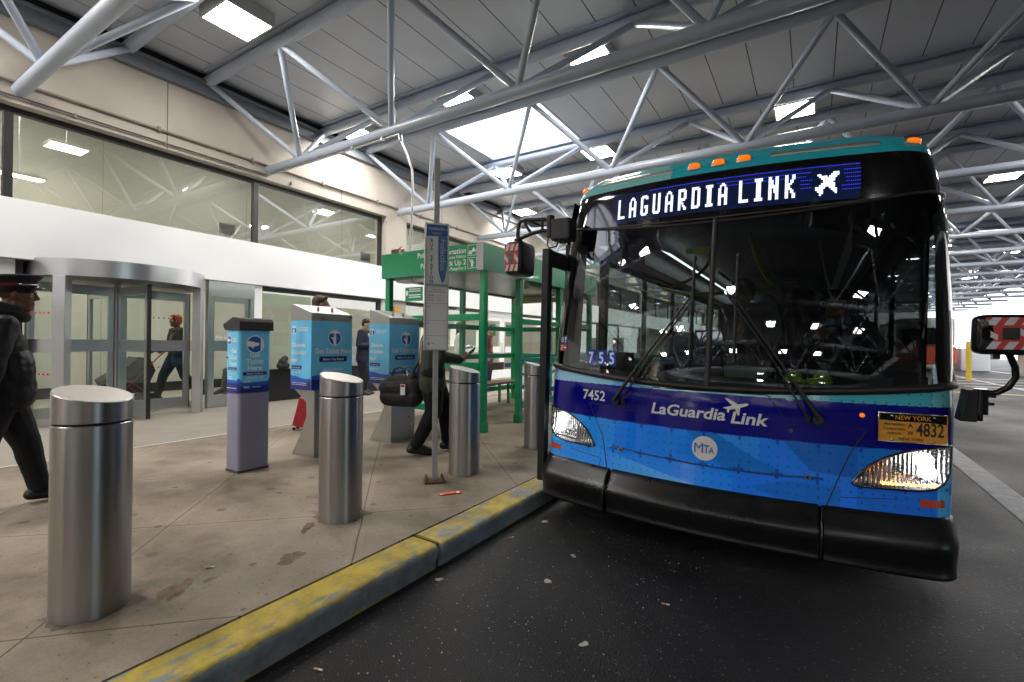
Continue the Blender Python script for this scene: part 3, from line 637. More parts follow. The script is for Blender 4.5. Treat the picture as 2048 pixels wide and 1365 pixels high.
for s in (-1,1):
    g=MB(); ar=arc(RR,s*54,s*105,14); n=15
    for z0,z1 in ((SWZ+.1,1.13),(1.31,2.16)): g.add([(x,y,z0) for x,y in ar]+[(x,y,z1) for x,y in ar],[(i,i+1,n+i+1,n+i) for i in range(14)],0,True)
    sg=g.build('curved_glass',M['glass_door'],rd)
    g=MB()
    for z0,z1 in ((SWZ+.003,SWZ+.1),(1.13,1.31)):
        a2=arc(RR+.012,s*54,s*105,14); a3=arc(RR-.012,s*54,s*105,14)
        g.add([(x,y,z0) for x,y in a2]+[(x,y,z1) for x,y in a2],[(i,i+1,n+i+1,n+i) for i in range(14)],0,True); g.add([(x,y,z0) for x,y in a3]+[(x,y,z1) for x,y in a3],[(i,n+i,n+i+1,i+1) for i in range(14)],0,True)
        g.add([(x,y,z1) for x,y in a2]+[(x,y,z1) for x,y in a3],[(i,i+1,n+i+1,n+i) for i in range(14)])
    g.build('curved_rail',M['stain_flat'],sg)
    if s<0:
        g=MB()
        for z in (1.66,.84):
            for i in range(7):
                a=math.radians(s*(58+3.2*i)); c=Vector((math.cos(a)*(RR+.004),math.sin(a)*(RR+.004),z)); e=Vector((-math.sin(a),math.cos(a),0))
                g.add([c+e*.016*math.cos(q*PI/5)+Vector((0,0,.016*math.sin(q*PI/5))) for q in range(10)],[tuple(range(10))])
        g.build('safety_dots',P('red safety dots',(.6,.03,.03),.5),sg)
g=MB(); g.cyl((0,0,SWZ),(0,0,2.16),.045,n=16); g.build('centre_shaft',M['stain_flat'],rd)
for a in (2,92,182,272):
    mt=Matrix.Rotation(math.radians(a),4,'Z')
    g=MB()
    for x0,x1,z0,z1 in ((.05,.12,SWZ+.02,2.12),(.95,1.03,SWZ+.02,2.12),(.12,.95,SWZ+.02,.34),(.12,.95,1.13,1.31),(.12,.95,1.98,2.12)): g.box(x0,x1,-.022,.022,z0,z1,0,mt)
    g.box(1.03,1.04,-.026,.026,SWZ+.02,2.12,1,mt)
    lf_=g.build('door_wing',[M['stain_flat'],M['rubber']],rd)
    p=MB()
    for z0,z1 in ((.34,1.13),(1.31,1.98)): p.add([tuple(mt@Vector(v)) for v in ((.12,0,z0),(.95,0,z0),(.95,0,z1),(.12,0,z1))],[(0,1,2,3)])
    p.build('pane',M['glass_door'],lf_)
    if a in (92,):
        d=MB()
        for z in (1.68,.86):
            for i in range(6):
                c=Vector((.42+.075*i,-.004,z)); d.add([tuple(mt@(c+Vector((.013*math.cos(q*PI/5),0,.013*math.sin(q*PI/5))))) for q in range(10)],[tuple(range(10))])
        d.build('safety_dots',P('dark red dots',(.12,.02,.02),.5),lf_)
# ---------------------------------------------------------------- swing door
sd_=thing('swing_door','stainless framed glass swing door with white lettering, right of the revolving door','door')
x=WX-.03; g=MB(); g.box(x-.06,x+.06,4.19,4.99,2.08,2.352); g.box(x-.05,x+.05,4.19,4.25,SWZ,2.08); g.box(x-.05,x+.05,4.92,4.99,SWZ,2.08); g.build('door_frame',M['stain_flat'],sd_,bevel=.004)
g=MB(); x2=x-.02
g.box(x2-.022,x2+.022,4.255,4.315,SWZ+.01,2.07).box(x2-.022,x2+.022,4.85,4.915,SWZ+.01,2.07).box(x2-.022,x2+.022,4.315,4.85,SWZ+.01,.36).box(x2-.022,x2+.022,4.315,4.85,1.13,1.31).box(x2-.022,x2+.022,4.315,4.85,1.99,2.07)
lfd=g.build('door_leaf',M['stain_flat'],sd_)
p=MB()
for z0,z1 in ((.36,1.13),(1.31,1.99)): p.add([(x2,4.315,z0),(x2,4.85,z0),(x2,4.85,z1),(x2,4.315,z1)],[(0,1,2,3)])
p.build('pane',M['glass_door'],lfd)
g=MB(); text_on(g,lambda a,b:(x2+.006,4.345+a,1.345+b),'No Solicitation',0,0,.085,align='LEFT',bold=.012); g.build('lettering',M['white_txt'],lfd)
# ================================================================== bollards
bp=None
M['capsteel']=P('satin cap steel',(.55,.53,.50),.34,1)
bl=['large steel bollard in the foreground, left corner','slant-topped steel bollard in front of the taller blue ticket machine','slant-topped steel bollard beside the sign pole, woman behind it','slant-topped steel bollard half hidden by the bus door, before the shelter',
    'steel bollard further along the kerb, hidden by the bus','steel bollard behind the camera by the kerb']
def make_bollard(x,y,label):
    t=thing('bollard',label,'bollard',(x,y,SWZ),0,'steel bollards along the kerb')
    R=.137; n=56; zt=lambda a:.925-.21*R*math.cos(a)-.07*R*math.sin(a)
    g=MB(); vs=[]; prof=[(R-.004,-.02),(R,.0),(R,.795),(R-.004,.80)]
    g.lathe([(R,-.01),(R,.797)],n=n,cap=False); g.lathe([(R,.797),(R-.004,.801)],n=n,cap=False); g.build('post',M['stainless'],t)
    g=MB(); g.lathe([(R-.012,.79),(R-.012,.815)],n=n,cap=False); g.build('seam',M['dark_gap'],t)
    g=MB(); A=[2*PI*i/n for i in range(n)]
    vs=[((R-.003)*math.cos(a),(R-.003)*math.sin(a),.809) for a in A]+[(R*math.cos(a),R*math.sin(a),.813) for a in A]+[(R*math.cos(a),R*math.sin(a),zt(a)-.004) for a in A]+[((R-.004)*math.cos(a),(R-.004)*math.sin(a),zt(a)) for a in A]
    for j in range(3): g.add(vs[j*n:(j+2)*n],[(i,(i+1)%n,n+(i+1)%n,n+i) for i in range(n)],0,True)
    g.add(vs[-n:],[tuple(range(n))],1)
    g.build('cap',[M['stainless'],M['capsteel']],t)
    return t
for i,(y) in enumerate((.797,2.09,3.415,4.73,6.03,-.5)):
    if bp is None: bp=make_bollard(-2.642,y,bl[0])
    else:
        o=dup(bp,bl[i]); o.location.y=y; o.rotation_euler.z=random.uniform(-.08,.08)
# grime rings where posts meet the paving
# ================================================================== ticket machines
M['wrapblue']=P('pale blue wrap',(.15,.56,.86),.32,0,.5,var=.10,vscale=6)
M['wrapnavy']=P('navy wrap',(.012,.018,.20),.35); M['wrapmid']=P('mid blue wrap',(.02,.10,.50),.35); M['wraptxt']=P('pale wrap lettering',(.80,.80,.78),.5)
M['icon']=P('icon blue',(.015,.09,.45),.4); M['lilac']=P('lilac grey enamel',(.25,.24,.34),.4,var=.06,vscale=4,bump=.02); M['capblk']=P('black textured cap',(.015,.015,.017),.55,bump=.2,bscale=300,bdist=.001)
M['machine']=P('machine steel',(.42,.41,.39),.33,.9,.5,var=.08,vscale=6,rvar=.08)
wm=[M['wrapblue'],M['wrapnavy'],M['wrapmid'],M['wraptxt'],M['icon'],M['white_txt']]
def wave(g,f,wd,z0,ztop,ph=0):
    n=16; top=lambda a,k:ztop-k+.018*math.sin(a/wd*2*PI*.55+ph+k*30)
    for k,m_,zz in ((0,2,z0),(.045,1,z0)):
        for i in range(n):
            a,b=wd*i/n,wd*(i+1)/n
            poly_on(g,(lambda a_,b_:f(a_,b_,.0006)) if k==0 else (lambda a_,b_:f(a_,b_,.0012)),[(a,zz),(b,zz),(b,top(b,k)),(a,top(a,k))],m_)
def hand(g,f,a,b,s,kind):
    F=lambda x,y:f(a+x*s,b+y*s,.003)
    if kind=='card':      # two fingers pushing a card up
        poly_on(g,F,[(-.18,-1),(.18,-1),(.26,-.35),(.22,.05),(.16,.65),(.04,.65),(.02,.1),(-.02,.1),(-.04,.65),(-.16,.65),(-.2,.05),(-.55,.1),(-.6,.0),(-.3,-.35)],3)
        poly_on(g,lambda x,y:f(a+x*s,b+y*s,.0025),[(-.85,.62),(.85,.62),(.6,.9),(0,1.04),(-.6,.9)],3)
    else:                 # fist reaching right
        poly_on(g,F,[(-1.02,.05),(-.9,.42),(-.3,.35),(.2,.2),(.42,.22),(.5,.05),(.42,-.15),(.15,-.2),(-.1,-.25),(-.3,-.5),(-.5,-.42),(-.42,-.3),(-.9,-.28)],3)
        poly_on(g,lambda x,y:f(a+x*s,b+y*s,.0025),[(.68,-.72),(.9,-.45),(1.02,0),(.9,.45),(.68,.72)],3)
def icon(g,f,a,b,r,kind):
    disc_on(g,lambda x,y:f(x,y,.0014),a,b,r*1.13,3); disc_on(g,lambda x,y:f(x,y,.002),a,b,r,4); hand(g,f,a,b,r,kind)
def small_print(g,f,a0,a1,zs,h=.006):
    for z in zs: rect_on(g,lambda x,y:f(x,y,.0014),a0,a1,z,z+h,3)
def machine(x0,x1,y0,y1,label,dz=0):
    t=thing('ticket_machine',label,'ticket machine',(0,0,0),0,'blue ticket machines')
    yc=(y0+y1)/2; hw=(y1-y0)/2
    side=[(x1,SWZ),(x1,.82+dz),(x0,.82+dz),(x0+.2,.69+dz),(x0+.205,.55+dz),(x0+.13,.40),(x0+.02,.22),(x0-.03,SWZ)]
    g=MB(); g.prism(side,lambda a,b,s:(a,(y0+.04) if s==0 else (y1-.06),b)); g.build('pedestal',M['machine'],t,bevel=.006)
    top=[(x1,.822+dz),(x1,1.592+dz),(x1-.03,1.60+dz),(x0,1.69+dz),(x0,.822+dz)]
    g=MB(); g.prism(top,lambda a,b,s:(a,y0 if s==0 else y1,b)); g.build('cabinet',M['machine'],t,bevel=.005)
    g=MB()
    for k in (.28,.62):
        c=Vector((x1-.09,y0+(y1-y0)*k,1.625+dz)); g.cyl(c-Vector((0,0,.02)),c+Vector((0,0,.035)),.016,.014,n=12)
    g.build('lifting_lug',P('lug steel',(.5,.48,.42),.4,.6),t)
    g=MB(); e=.003; zt=1.515+dz; zb=.822+dz
    fx=lambda a,b,o=0:(x1+e+o,y0+a,b); fy=lambda a,b,o=0:(x0+a,y0-e-o,b)
    W=y1-y0; D=x1-x0
    rect_on(g,fx,-e,W,zb,zt,0); rect_on(g,fy,0,D+e,zb,zt,0); rect_on(g,lambda a,b:(x0-e,y1-a,b),0,W,zb,zt,0)
    wave(g,fx,W,zb,.955+dz,.4); wave(g,fy,D,zb,.95+dz,2.0)
    icon(g,fx,W*.55,1.345+dz,.072,'card'); text_on(g,lambda a,b:fx(a,b,.0016),'Get Ticket Here',W*.53,1.185+dz,.075,3,bold=.02,width=W*.9)
    rect_on(g,lambda a,b:fx(a,b,.0012),W*.18,W*.86,1.10+dz,1.155+dz,1); text_on(g,lambda a,b:fx(a,b,.0024),'Before You Board',W*.52,1.115+dz,.034,5,bold=.012)
    text_on(g,lambda a,b:fx(a,b,.0016),'LaGuardia Link',W*.52,1.01+dz,.04,3,bold=.012,shear=.2); text_on(g,lambda a,b:fx(a,b,.0016),'Q70',W*.30,.965+dz,.045,3,bold=.02); small_print(g,fx,W*.42,W*.68,(.985+dz,))
    icon(g,fy,D*.16,1.42+dz,.036,'card'); small_print(g,fy,D*.36,D*.85,(1.44+dz,1.425+dz,1.41+dz))
    for i,s in enumerate(('Obtenga','el boleto','aquí')): text_on(g,lambda a,b:fy(a,b,.0016),s,D*.05,1.25-.075*i+dz,.062,3,align='LEFT',bold=.02)
    rect_on(g,lambda a,b:fy(a,b,.0012),D*.05,D*.55,1.025+dz,1.062+dz,1); text_on(g,lambda a,b:fy(a,b,.0024),'Antes de subir',D*.30,1.036+dz,.02,5,bold=.01)
    text_on(g,lambda a,b:fy(a,b,.0016),'LaGuardia Link',D*.06,.985+dz,.024,3,align='LEFT',bold=.01); text_on(g,lambda a,b:fy(a,b,.0016),'Q70',D*.06,.955+dz,.02,3,align='LEFT',bold=.01); small_print(g,fy,D*.06,D*.8,(.885+dz,.868+dz),.005)
    g.build('wrap',wm,t); return t
machine(-4.52,-4.19,2.95,3.44,'steel ticket machine wrapped in pale blue, directly behind the second bollard')
machine(-4.445,-4.115,3.905,4.39,'steel ticket machine wrapped in pale blue, half hidden by the woman and her bag',.0)
def machine_thin():
    t=thing('ticket_machine','slim lilac ticket machine with a black cap, left of the two steel ones','ticket machine',(0,0,0),0,'blue ticket machines')
    x0,x1,y0,y1=-4.455,-4.235,2.275,2.56
    def rr(x0,x1,y0,y1,r,n=4):
        p=[]
        for cx,cy_,a in ((x1-r,y0+r,-90),(x1-r,y1-r,0),(x0+r,y1-r,90),(x0+r,y0+r,180)):
            for i in range(n+1): q=math.radians(a+90*i/n); p.append((cx+r*math.cos(q),cy_+r*math.sin(q)))
        return p
    g=MB(); pl=rr(x0,x1,y0,y1,.035); g.prism(pl,lambda a,b,s:(a,b,SWZ+.02 if s==0 else 1.405),0,True); g.build('body',M['lilac'],t)
    g=MB(); pl2=rr(x0-.004,x1+.004,y0-.004,y1+.004,.03); g.prism(pl2,lambda a,b,s:(a,b,SWZ if s==0 else SWZ+.022),0,True); g.build('foot',P('rusty foot',(.06,.05,.045),.7,var=.4,vscale=30),t)
    g=MB(); cap=[(x1+.02,1.40),(x1+.02,1.475),(x1+.0,1.505),(x1-.09,1.515),(x0-.03,1.455),(x0-.03,1.43),(x0,1.40)]
    g.prism(cap,lambda a,b,s:(a,y0-.012 if s==0 else y1+.012,b)); g.build('cap',M['capblk'],t,bevel=.012,seg=3)
    g=MB(); e=.003; zb,zt=.845,1.395; r=.035
    pl3=rr(x0-e,x1+e,y0-e,y1+e,r+e,6); n=len(pl3); vs=[(a,b,zb) for a,b in pl3]+[(a,b,zt) for a,b in pl3]
    g.add(vs,[(i,(i+1)%n,n+(i+1)%n,n+i) for i in range(n)],0,True)
    pn=rr(x0-e-.0006,x1+e+.0006,y0-e-.0006,y1+e+.0006,r+e,6); zw=lambda i:.955+.02*math.sin(i*.8)
    g.add([(a,b,zb) for a,b in pn]+[(a,b,zw(i)) for i,(a,b) in enumerate(pn)],[(i,(i+1)%n,n+(i+1)%n,n+i) for i in range(n)],2,True)
    pn=rr(x0-e-.0012,x1+e+.0012,y0-e-.0012,y1+e+.0012,r+e,6); zw2=lambda i:.915+.02*math.sin(i*.7+1)
    g.add([(a,b,zb) for a,b in pn]+[(a,b,zw2(i)) for i,(a,b) in enumerate(pn)],[(i,(i+1)%n,n+(i+1)%n,n+i) for i in range(n)],1,True)
    fx=lambda a,b,o=0:(x1+e+o,y0+a,b); fy=lambda a,b,o=0:(x0+a,y0-e-o,b); W=y1-y0; D=x1-x0
    icon(g,fx,W*.48,1.275,.072,'fist')
    for i,s in enumerate(('Get','Ticket','Here')): text_on(g,lambda a,b:fx(a,b,.0016),s,W*.47,1.16-.058*i,.062,3,bold=.02)
    rect_on(g,lambda a,b:fx(a,b,.0012),W*.10,W*.86,1.0,1.03,1); text_on(g,lambda a,b:fx(a,b,.0024),'Before You Board',W*.48,1.008,.02,5,bold=.01)
    text_on(g,lambda a,b:fx(a,b,.0016),'LaGuardia Link',W*.48,.972,.026,3,bold=.01); text_on(g,lambda a,b:fx(a,b,.0016),'Q70',W*.24,.94,.026,3,bold=.012); text_on(g,lambda a,b:fx(a,b,.003),'M60',W*.22,.885,.03,3,bold=.012); small_print(g,lambda a,b,o=0:fx(a,b,.003),W*.4,W*.66,(.892,),.005)
    icon(g,fy,D*.30,1.31,.034,'fist'); small_print(g,fy,D*.56,D*.84,(1.325,1.31,1.295))
    for i,s in enumerate(('Get','Ticket','Here')): text_on(g,lambda a,b:fy(a,b,.0016),s,D*.84,1.20-.058*i,.055,3,align='RIGHT',bold=.02)
    rect_on(g,lambda a,b:fy(a,b,.0012),D*.2,D*.84,1.045,1.07,1); text_on(g,lambda a,b:fy(a,b,.0024),'Before You Board',D*.52,1.052,.014,5,bold=.01)
    text_on(g,lambda a,b:fy(a,b,.0016),'LaGuardia Link',D*.5,1.01,.02,3,bold=.01); small_print(g,fy,D*.2,D*.5,(.985,.965)); small_print(g,lambda a,b,o=0:fy(a,b,.002),D*.1,D*.84,(.885,),.005)
    g.build('wrap',wm,t)
    g=MB(); g.sphere((x0+.03,y0-.004,1.155),.008,0,8,6); g.build('lock',M['gloss_black'],t)
machine_thin()
# ================================================================== bus shelter
sh=thing('bus_shelter','green framed glass bus shelter with a lettered green fascia','bus shelter')
M['green']=P('green enamel',(.003,.29,.115),.3,0,.5,var=.06,vscale=3,coat=.3); M['greenD']=M['green']
SX0,SX1,SY0,SY1=-5.42,-3.57,4.98,8.72
def post(x,y,r=.042):
    g=MB(); g.box(x-r,x+r,y-r,y+r,SWZ,2.245).box(x-r-.012,x+r+.012,y-r-.012,y+r+.012,SWZ,SWZ+.12); g.build('post',M['green'],sh,bevel=.006)
for x,y in ((-3.63,5.08),(-3.65,6.0),(-3.65,7.3),(-3.65,8.6),(-5.36,5.08),(-5.36,6.85),(-5.36,8.6),(-4.5,8.6)): post(x,y)
g=MB(); g.box(SX0,SX1,SY0,SY0+.06,2.245,2.60); g.build('fascia',M['green'],sh)
g=MB(); g.box(SX1-.06,SX1,SY0+.06,SY1,2.245,2.60); g.build('fascia',M['green'],sh)
g=MB(); g.box(SX0,SX0+.06,SY0+.06,SY1,2.245,2.60).box(SX0+.06,SX1-.06,SY1-.06,SY1,2.245,2.60); g.build('fascia',M['green'],sh)
g=MB(); g.box(SX0+.06,SX1-.06,SY0+.06,SY1-.06,2.54,2.58).box(SX0+.062,SX1-.062,SY0+.062,SY1-.062,2.28,2.30); g.build('roof',P('shelter roof lining',(.28,.29,.28),.3,.3,var=.15,vscale=3),sh)
g=MB(); g.box(SX0+.1,SX1-.1,SY1-.20,SY1-.10,2.14,2.27).box(SX1-.22,SX1-.14,SY0+1.4,SY1-.1,2.15,2.275); g.build('light_trough',P('cream trough',(.55,.5,.28),.5),sh)
g=MB()
for x in (-5.1,-4.75): g.box(x-.15,x+.15,SY0+.10,SY0+.34,2.19,2.279)
g.build('shelter_lamp',M['white_panel'],sh,bevel=.03)
g=MB(); s=.035
for z0,z1 in ((1.60,1.69),(.96,1.05),(.36,.45)): g.box(-5.31,-3.68,5.08-s,5.08+s,z0,z1)
g.build('rail',M['green'],sh,bevel=.005)
g=MB()
for z0,z1 in ((1.59,1.67),(1.0,1.09),(.35,.45)): g.box(-3.65-s,-3.65+s,6.05,7.25,z0,z1).box(-3.65-s,-3.65+s,7.35,8.55,z0,z1)
g.build('rail',M['green'],sh,bevel=.005)
g=MB()
for z0,z1 in ((1.55,1.64),(1.01,1.10),(.36,.45)): g.box(-5.36-s,-5.36+s,5.13,6.8,z0,z1).box(-5.36-s,-5.36+s,6.9,8.55,z0,z1)
g.build('rail',M['green'],sh,bevel=.005)
g=MB()
for z0,z1 in ((1.55,1.64),(1.01,1.10),(.36,.45)): g.box(-5.31,-4.55,8.6-s,8.6+s,z0,z1).box(-4.45,-3.7,8.6-s,8.6+s,z0,z1)
g.build('rail',M['green'],sh,bevel=.005)
g=MB()
for z0,z1 in ((.45,.96),(1.05,1.60),(1.69,2.24)):
    g.add([(-5.31,5.08,z0),(-3.68,5.08,z0),(-3.68,5.08,z1),(-5.31,5.08,z1)],[(0,1,2,3)])
    for a,b in ((6.05,7.25),(7.35,8.55)): g.add([(-3.65,a,z0),(-3.65,b,z0),(-3.65,b,z1),(-3.65,a,z1)],[(0,1,2,3)])
    for a,b in ((5.13,6.8),(6.9,8.55)): g.add([(-5.36,a,z0),(-5.36,b,z0),(-5.36,b,z1),(-5.36,a,z1)],[(0,1,2,3)])
    for a,b in ((-5.31,-4.55),(-4.45,-3.7)): g.add([(a,8.6,z0),(b,8.6,z0),(b,8.6,z1),(a,8.6,z1)],[(0,1,2,3)])
g.build('glass_panel',M['glass_clear'],sh)
g=MB(); ff=lambda a,b:(SX0+a,SY0-.004,b)
for s_,z,sz,bd in (('Public Transportation',2.487,.098,.016),('Transporte Público',2.425,.058,.01),('Passenger Pick Up 2',2.335,.098,.016),('Recogida de Pasajeros 2',2.272,.058,.01)): text_on(g,ff,s_,1.575,z,sz,0,align='RIGHT',bold=bd)
g.build('lettering',M['white_txt'],sh)
g=MB(); rect_on(g,lambda a,b:(SX0+a,SY0-.003,b),1.75,1.85,2.247,2.598,0); g.build('corner_stripe',P('grey corner stripe',(.5,.5,.49),.5),sh)
for z0,k in ((2.44,0),(2.275,1)):
    g=MB(); q=lambda a,b:(SX0+1.60+a,SY0-.005,z0+b); q2=lambda a,b:(SX0+1.60+a,SY0-.0065,z0+b); q3=lambda a,b:(SX0+1.60+a,SY0-.008,z0+b)
    rect_on(g,q,0,.15,0,.14,0); rect_on(g,q2,.006,.144,.006,.134,1)
    if k==0:
        for (cx,cz,sc) in ((.045,.035,1),(.10,.062,1.1)):
            poly_on(g,q3,[(cx-.03*sc,cz-.012),(cx+.03*sc,cz-.012),(cx+.03*sc,cz+.008),(cx+.018*sc,cz+.014),(cx+.012*sc,cz+.034*sc),(cx-.012*sc,cz+.034*sc),(cx-.018*sc,cz+.014),(cx-.03*sc,cz+.008)],0)
            for e in (-.018,.018): disc_on(g,q3,cx+e*sc,cz-.014,.008,0,10)
    else:
        disc_on(g,q3,.075,.108,.012,0,12); poly_on(g,q3,[(.06,.095),(.09,.095),(.093,.05),(.09,.012),(.078,.012),(.075,.05),(.072,.012),(.06,.012),(.057,.05)],0); poly_on(g,q3,[(.06,.095),(.035,.125),(.028,.118),(.056,.075)],0); poly_on(g,q3,[(.09,.095),(.108,.06),(.1,.055),(.086,.085)],0)
    g.build('pictogram',[M['white_txt'],M['green']],sh)
g=MB(); f=lambda a,b:(-5.02+a,5.07-.004,1.90+b); rect_on(g,f,0,.34,0,.2,0); f2=lambda a,b:(-5.02+a,5.07-.0055,1.90+b)
for z in (.165,.135,.08,.05): rect_on(g,f2,.07,.30,z,z+.014,1)
disc_on(g,f2,.035,.12,.022,1,14,.04); g.build('notice',[M['green'],M['white_txt']],sh)
be=thing('bench','brown slatted bench inside the green shelter','bench',(0,0,0))
M['wood']=P('brown wood',(.17,.08,.035),.5,var=.3,vscale=12)
g=MB()
for k in range(4): g.box(-5.26+.105*k,-5.17+.105*k,6.5,8.1,.55,.585)
g.build('seat',M['wood'],be,bevel=.004)
g=MB(); g.box(-5.30,-5.27,6.5,8.1,.78,.93); g.build('backrest',M['wood'],be,bevel=.004)
for y in (6.7,7.9):
    g=MB(); g.box(-5.06,-5.02,y-.02,y+.02,SWZ,.548).box(-5.265,-5.225,y-.02,y+.02,SWZ,.548); g.build('leg',M['green'],be)
# conduit hanging from the first full truss to the shelter roof
g=MB(); pts=[]
ctrl=[(-5.36,5.26,4.47),(-5.33,5.255,4.38),(-5.18,5.24,4.12),(-5.06,5.22,3.88),(-5.03,5.21,3.6),(-5.035,5.2,3.2),(-5.045,5.2,2.95),(-5.05,5.2,2.61)]
g.tube(ctrl,.017,10); g.cyl((-5.37,5.26,4.5),(-5.33,5.255,4.38),.032,n=10); g.cyl((-5.043,5.2,2.98),(-5.046,5.2,2.88),.028,n=10)
g.cyl((-8.7,5.26-.03,4.475),(-5.37,5.26-.03,4.475),.013,n=8)
for x in (-8.2,-7.3,-6.4,-5.7): g.box(x-.02,x+.02,5.20,5.26,4.455,4.50)
tag(g.build('conduit',M['alum']),'silver conduit drooping from the truss to the shelter roof','conduit')
g=MB(); g.box(-5.38,-5.22,5.12,5.26,2.603,2.70); tag(g.build('junction_box',P('rusty box',(.09,.06,.05),.7,var=.3,vscale=20),None,.01),'small brown junction box on the left end of the shelter roof','junction box')
g=MB(); g.tube([(-5.2,5.12,2.605),(-5.19,5.1,2.68),(-5.15,5.11,2.71),(-5.12,5.12,2.66),(-5.1,5.1,2.607)],[.012,.022,.02,.024,.012],8,0); g.tube([(-5.165,5.09,2.607),(-5.15,5.09,2.66),(-5.12,5.09,2.69)],.015,8,1)
tag(g.build('crumpled_bag',[P('red plastic',(.45,.04,.04),.5),M['white_txt']]),'crumpled red and white plastic bag on the shelter roof edge','bag')
g=MB(); g.box(-5.02,-4.86,5.14,5.34,2.603,2.66); g.box(-4.92,-4.88,5.2,5.24,2.66,2.70); tag(g.build('floodlight_box',M['fixture'],None,.008),'pale grey box on the shelter roof where the conduit ends','junction box')
# ================================================================== bus stop sign
sp_=thing('bus_stop_sign','tall grey bus stop pole with two sign cases on a rusty base plate','bus stop sign',(-2.655,3.035,SWZ),math.radians(47))
M['galv']=P('galvanised bar',(.38,.37,.35),.5,.5,var=.12,vscale=25,rvar=.1)
g=MB(); g.box(-.022,.022,-.012,.012,.02,2.69)
for i in range(60): pass
g.build('pole',M['galv'],sp_,bevel=.003)
g=MB(); g.box(-.085,.085,-.06,.06,.0,.02); 
for a in (-.065,.065):
    for b in (-.04,.04): g.cyl((a,b,.02),(a,b,.045),.011,n=6).cyl((a,b,.045),(a,b,.06),.006,n=8)
g.build('base_plate',P('rusted plate',(.09,.05,.03),.75,var=.4,vscale=30),sp_,bevel=.003)
def case(z0,z1,name):
    h=.098; d=.045
    g=MB(); e=.010
    g.box(-h,h,-d+.006,d-.006,z0+.004,z1-.004,1)
    for x in (-h,h-e): g.box(x,x+e,-d,d,z0,z1,0)
    g.box(-h+e,h-e,-d,d,z0,z0+e,0).box(-h+e,h-e,-d,d,z1-e,z1,0)
    return g.build(name,[M['stain_flat'],P('case paper',(.72,.71,.68),.5,var=.05,vscale=4)],sp_)
c1=case(1.635,2.145,'sign_case'); c2=case(1.095,1.63,'schedule_case')
F=lambda a,b:(a,-.0405,b); F2=lambda a,b:(a,-.042,b)
g=MB(); rect_on(g,F,-.085,.085,2.035,2.13,0)
pl=[(.008,2.034),(.085,2.034),(.085,1.80),(.07,1.70),(.055,1.66),(.04,1.655),(.025,1.70),(.012,1.75)]
poly_on(g,F,pl,1); text_on(g,F2,'+select',-.075,2.085,.04,2,align='LEFT',bold=.012,shear=.15); text_on(g,F2,'bus',.06,2.085,.036,2,shear=.15); text_on(g,F2,'SERVICE',0,2.05,.022,2)
vs,fs=text2d('+selectbus',.062,'LEFT',.006); g.add([(.028+y,-.042,2.02-x) for x,y in vs],fs,2)
vs,fs=text2d('SERVICE',.05,'LEFT',.0); g.add([(.03+y,-.042,1.83-x*.62) for x,y in vs],fs,3)
for i,ch in enumerate('BUS STATION'):
    if ch!=' ': text_on(g,F2,ch,-.045,1.985-.0335*i,.038,4,bold=.014)
g.build('sign_face',[P('sign blue',(.01,.10,.32),.3,coat=.5),P('sign mid blue',(.05,.17,.34),.35,var=.3,vscale=14),P('sign pale lettering',(.5,.54,.58),.4),P('faded sign lettering',(.14,.25,.38),.4),M['black_txt']],c1)
g=MB(); rect_on(g,F,-.075,.075,1.575,1.578,0)
for z in (1.48,1.34,1.215): rect_on(g,F,-.085,.085,z,z+.0025,1)
text_on(g,F,'Select Bus',0,1.59,.018,0); 
for z in (1.545,1.525,1.505): rect_on(g,F,-.08,-.02,z,z+.004,1); rect_on(g,F,.0,.06,z,z+.003,2)
for z in (1.465,1.33,1.20): rect_on(g,F,-.08,-.05,z-.012,z-.008,1)
rect_on(g,F,-.07,-.055,1.14,1.16,1); rect_on(g,F,-.04,-.02,1.15,1.154,1)
g.build('schedule_print',[M['black_txt'],P('grey print',(.2,.2,.2),.6),P('green print',(.2,.35,.2),.6)],c2)
# ================================================================== litter
def litter(name,label,cat,pts,z,mats,th=.003,rot=0,c=(0,0),group=None):
    g=MB(); cs,sn=math.cos(rot),math.sin(rot); g.prism(pts,lambda a,b,s:(c[0]+a*cs-b*sn,c[1]+a*sn+b*cs,z+(0 if s==0 else th)+.003*math.sin(a*60)))
    return tag(g.build(name,mats),label,cat,group)
red=P('red carton',(.55,.03,.02),.35); 
g=MB(); mt=Matrix.Translation((-2.353,2.869,SWZ))@Matrix.Rotation(math.radians(52),4,'Z'); g.box(-.085,.085,-.03,.03,.001,.008,0,mt); g.box(-.05,.04,-.012,.014,.0082,.009,1,mt); g.box(.05,.075,-.02,.02,.0082,.009,2,mt); g.box(-.08,-.055,-.028,-.01,.0082,.009,2,mt)
tag(g.build('flattened_packet',[red,P('yellow print',(.7,.35,.05),.5),M['white_txt']]),'flattened red packet lying on the pavement near the kerb','litter')
but=[P('cigarette filter',(.55,.25,.06),.7),P('cigarette paper',(.7,.68,.64),.8)]
bc=None
for i,(x,y,z,r,lab) in enumerate(((-2.592,1.257,SWZ,.9,'cigarette butt beside the foreground bollard'),(-1.654,1.21,0,.3,'orange cigarette butt on the road close to the kerb, bottom edge'),(-1.70,2.72,0,1.2,'cigarette butt under the yellow kerb by the kerb joint'),(-.62,2.45,0,.2,'cigarette butt on the dark road right of the pale leaves'))):
    if bc is None:
        g=MB(); g.cyl((-.018,0,.0045),(.004,0,.0045),.0042,n=8,m=0); g.cyl((.004,0,.0045),(.02,0,.0045),.004,n=8,m=1); bc=g.build('cigarette_butt',but); o=bc
    else: o=bc.copy(); COL.objects.link(o)
    o.location=(x,y,z); o.rotation_euler.z=r; tag(o,lab,'cigarette butt','cigarette butts')
leafm=P('pale flattened leaf',(.42,.38,.33),.8,var=.3,vscale=60)
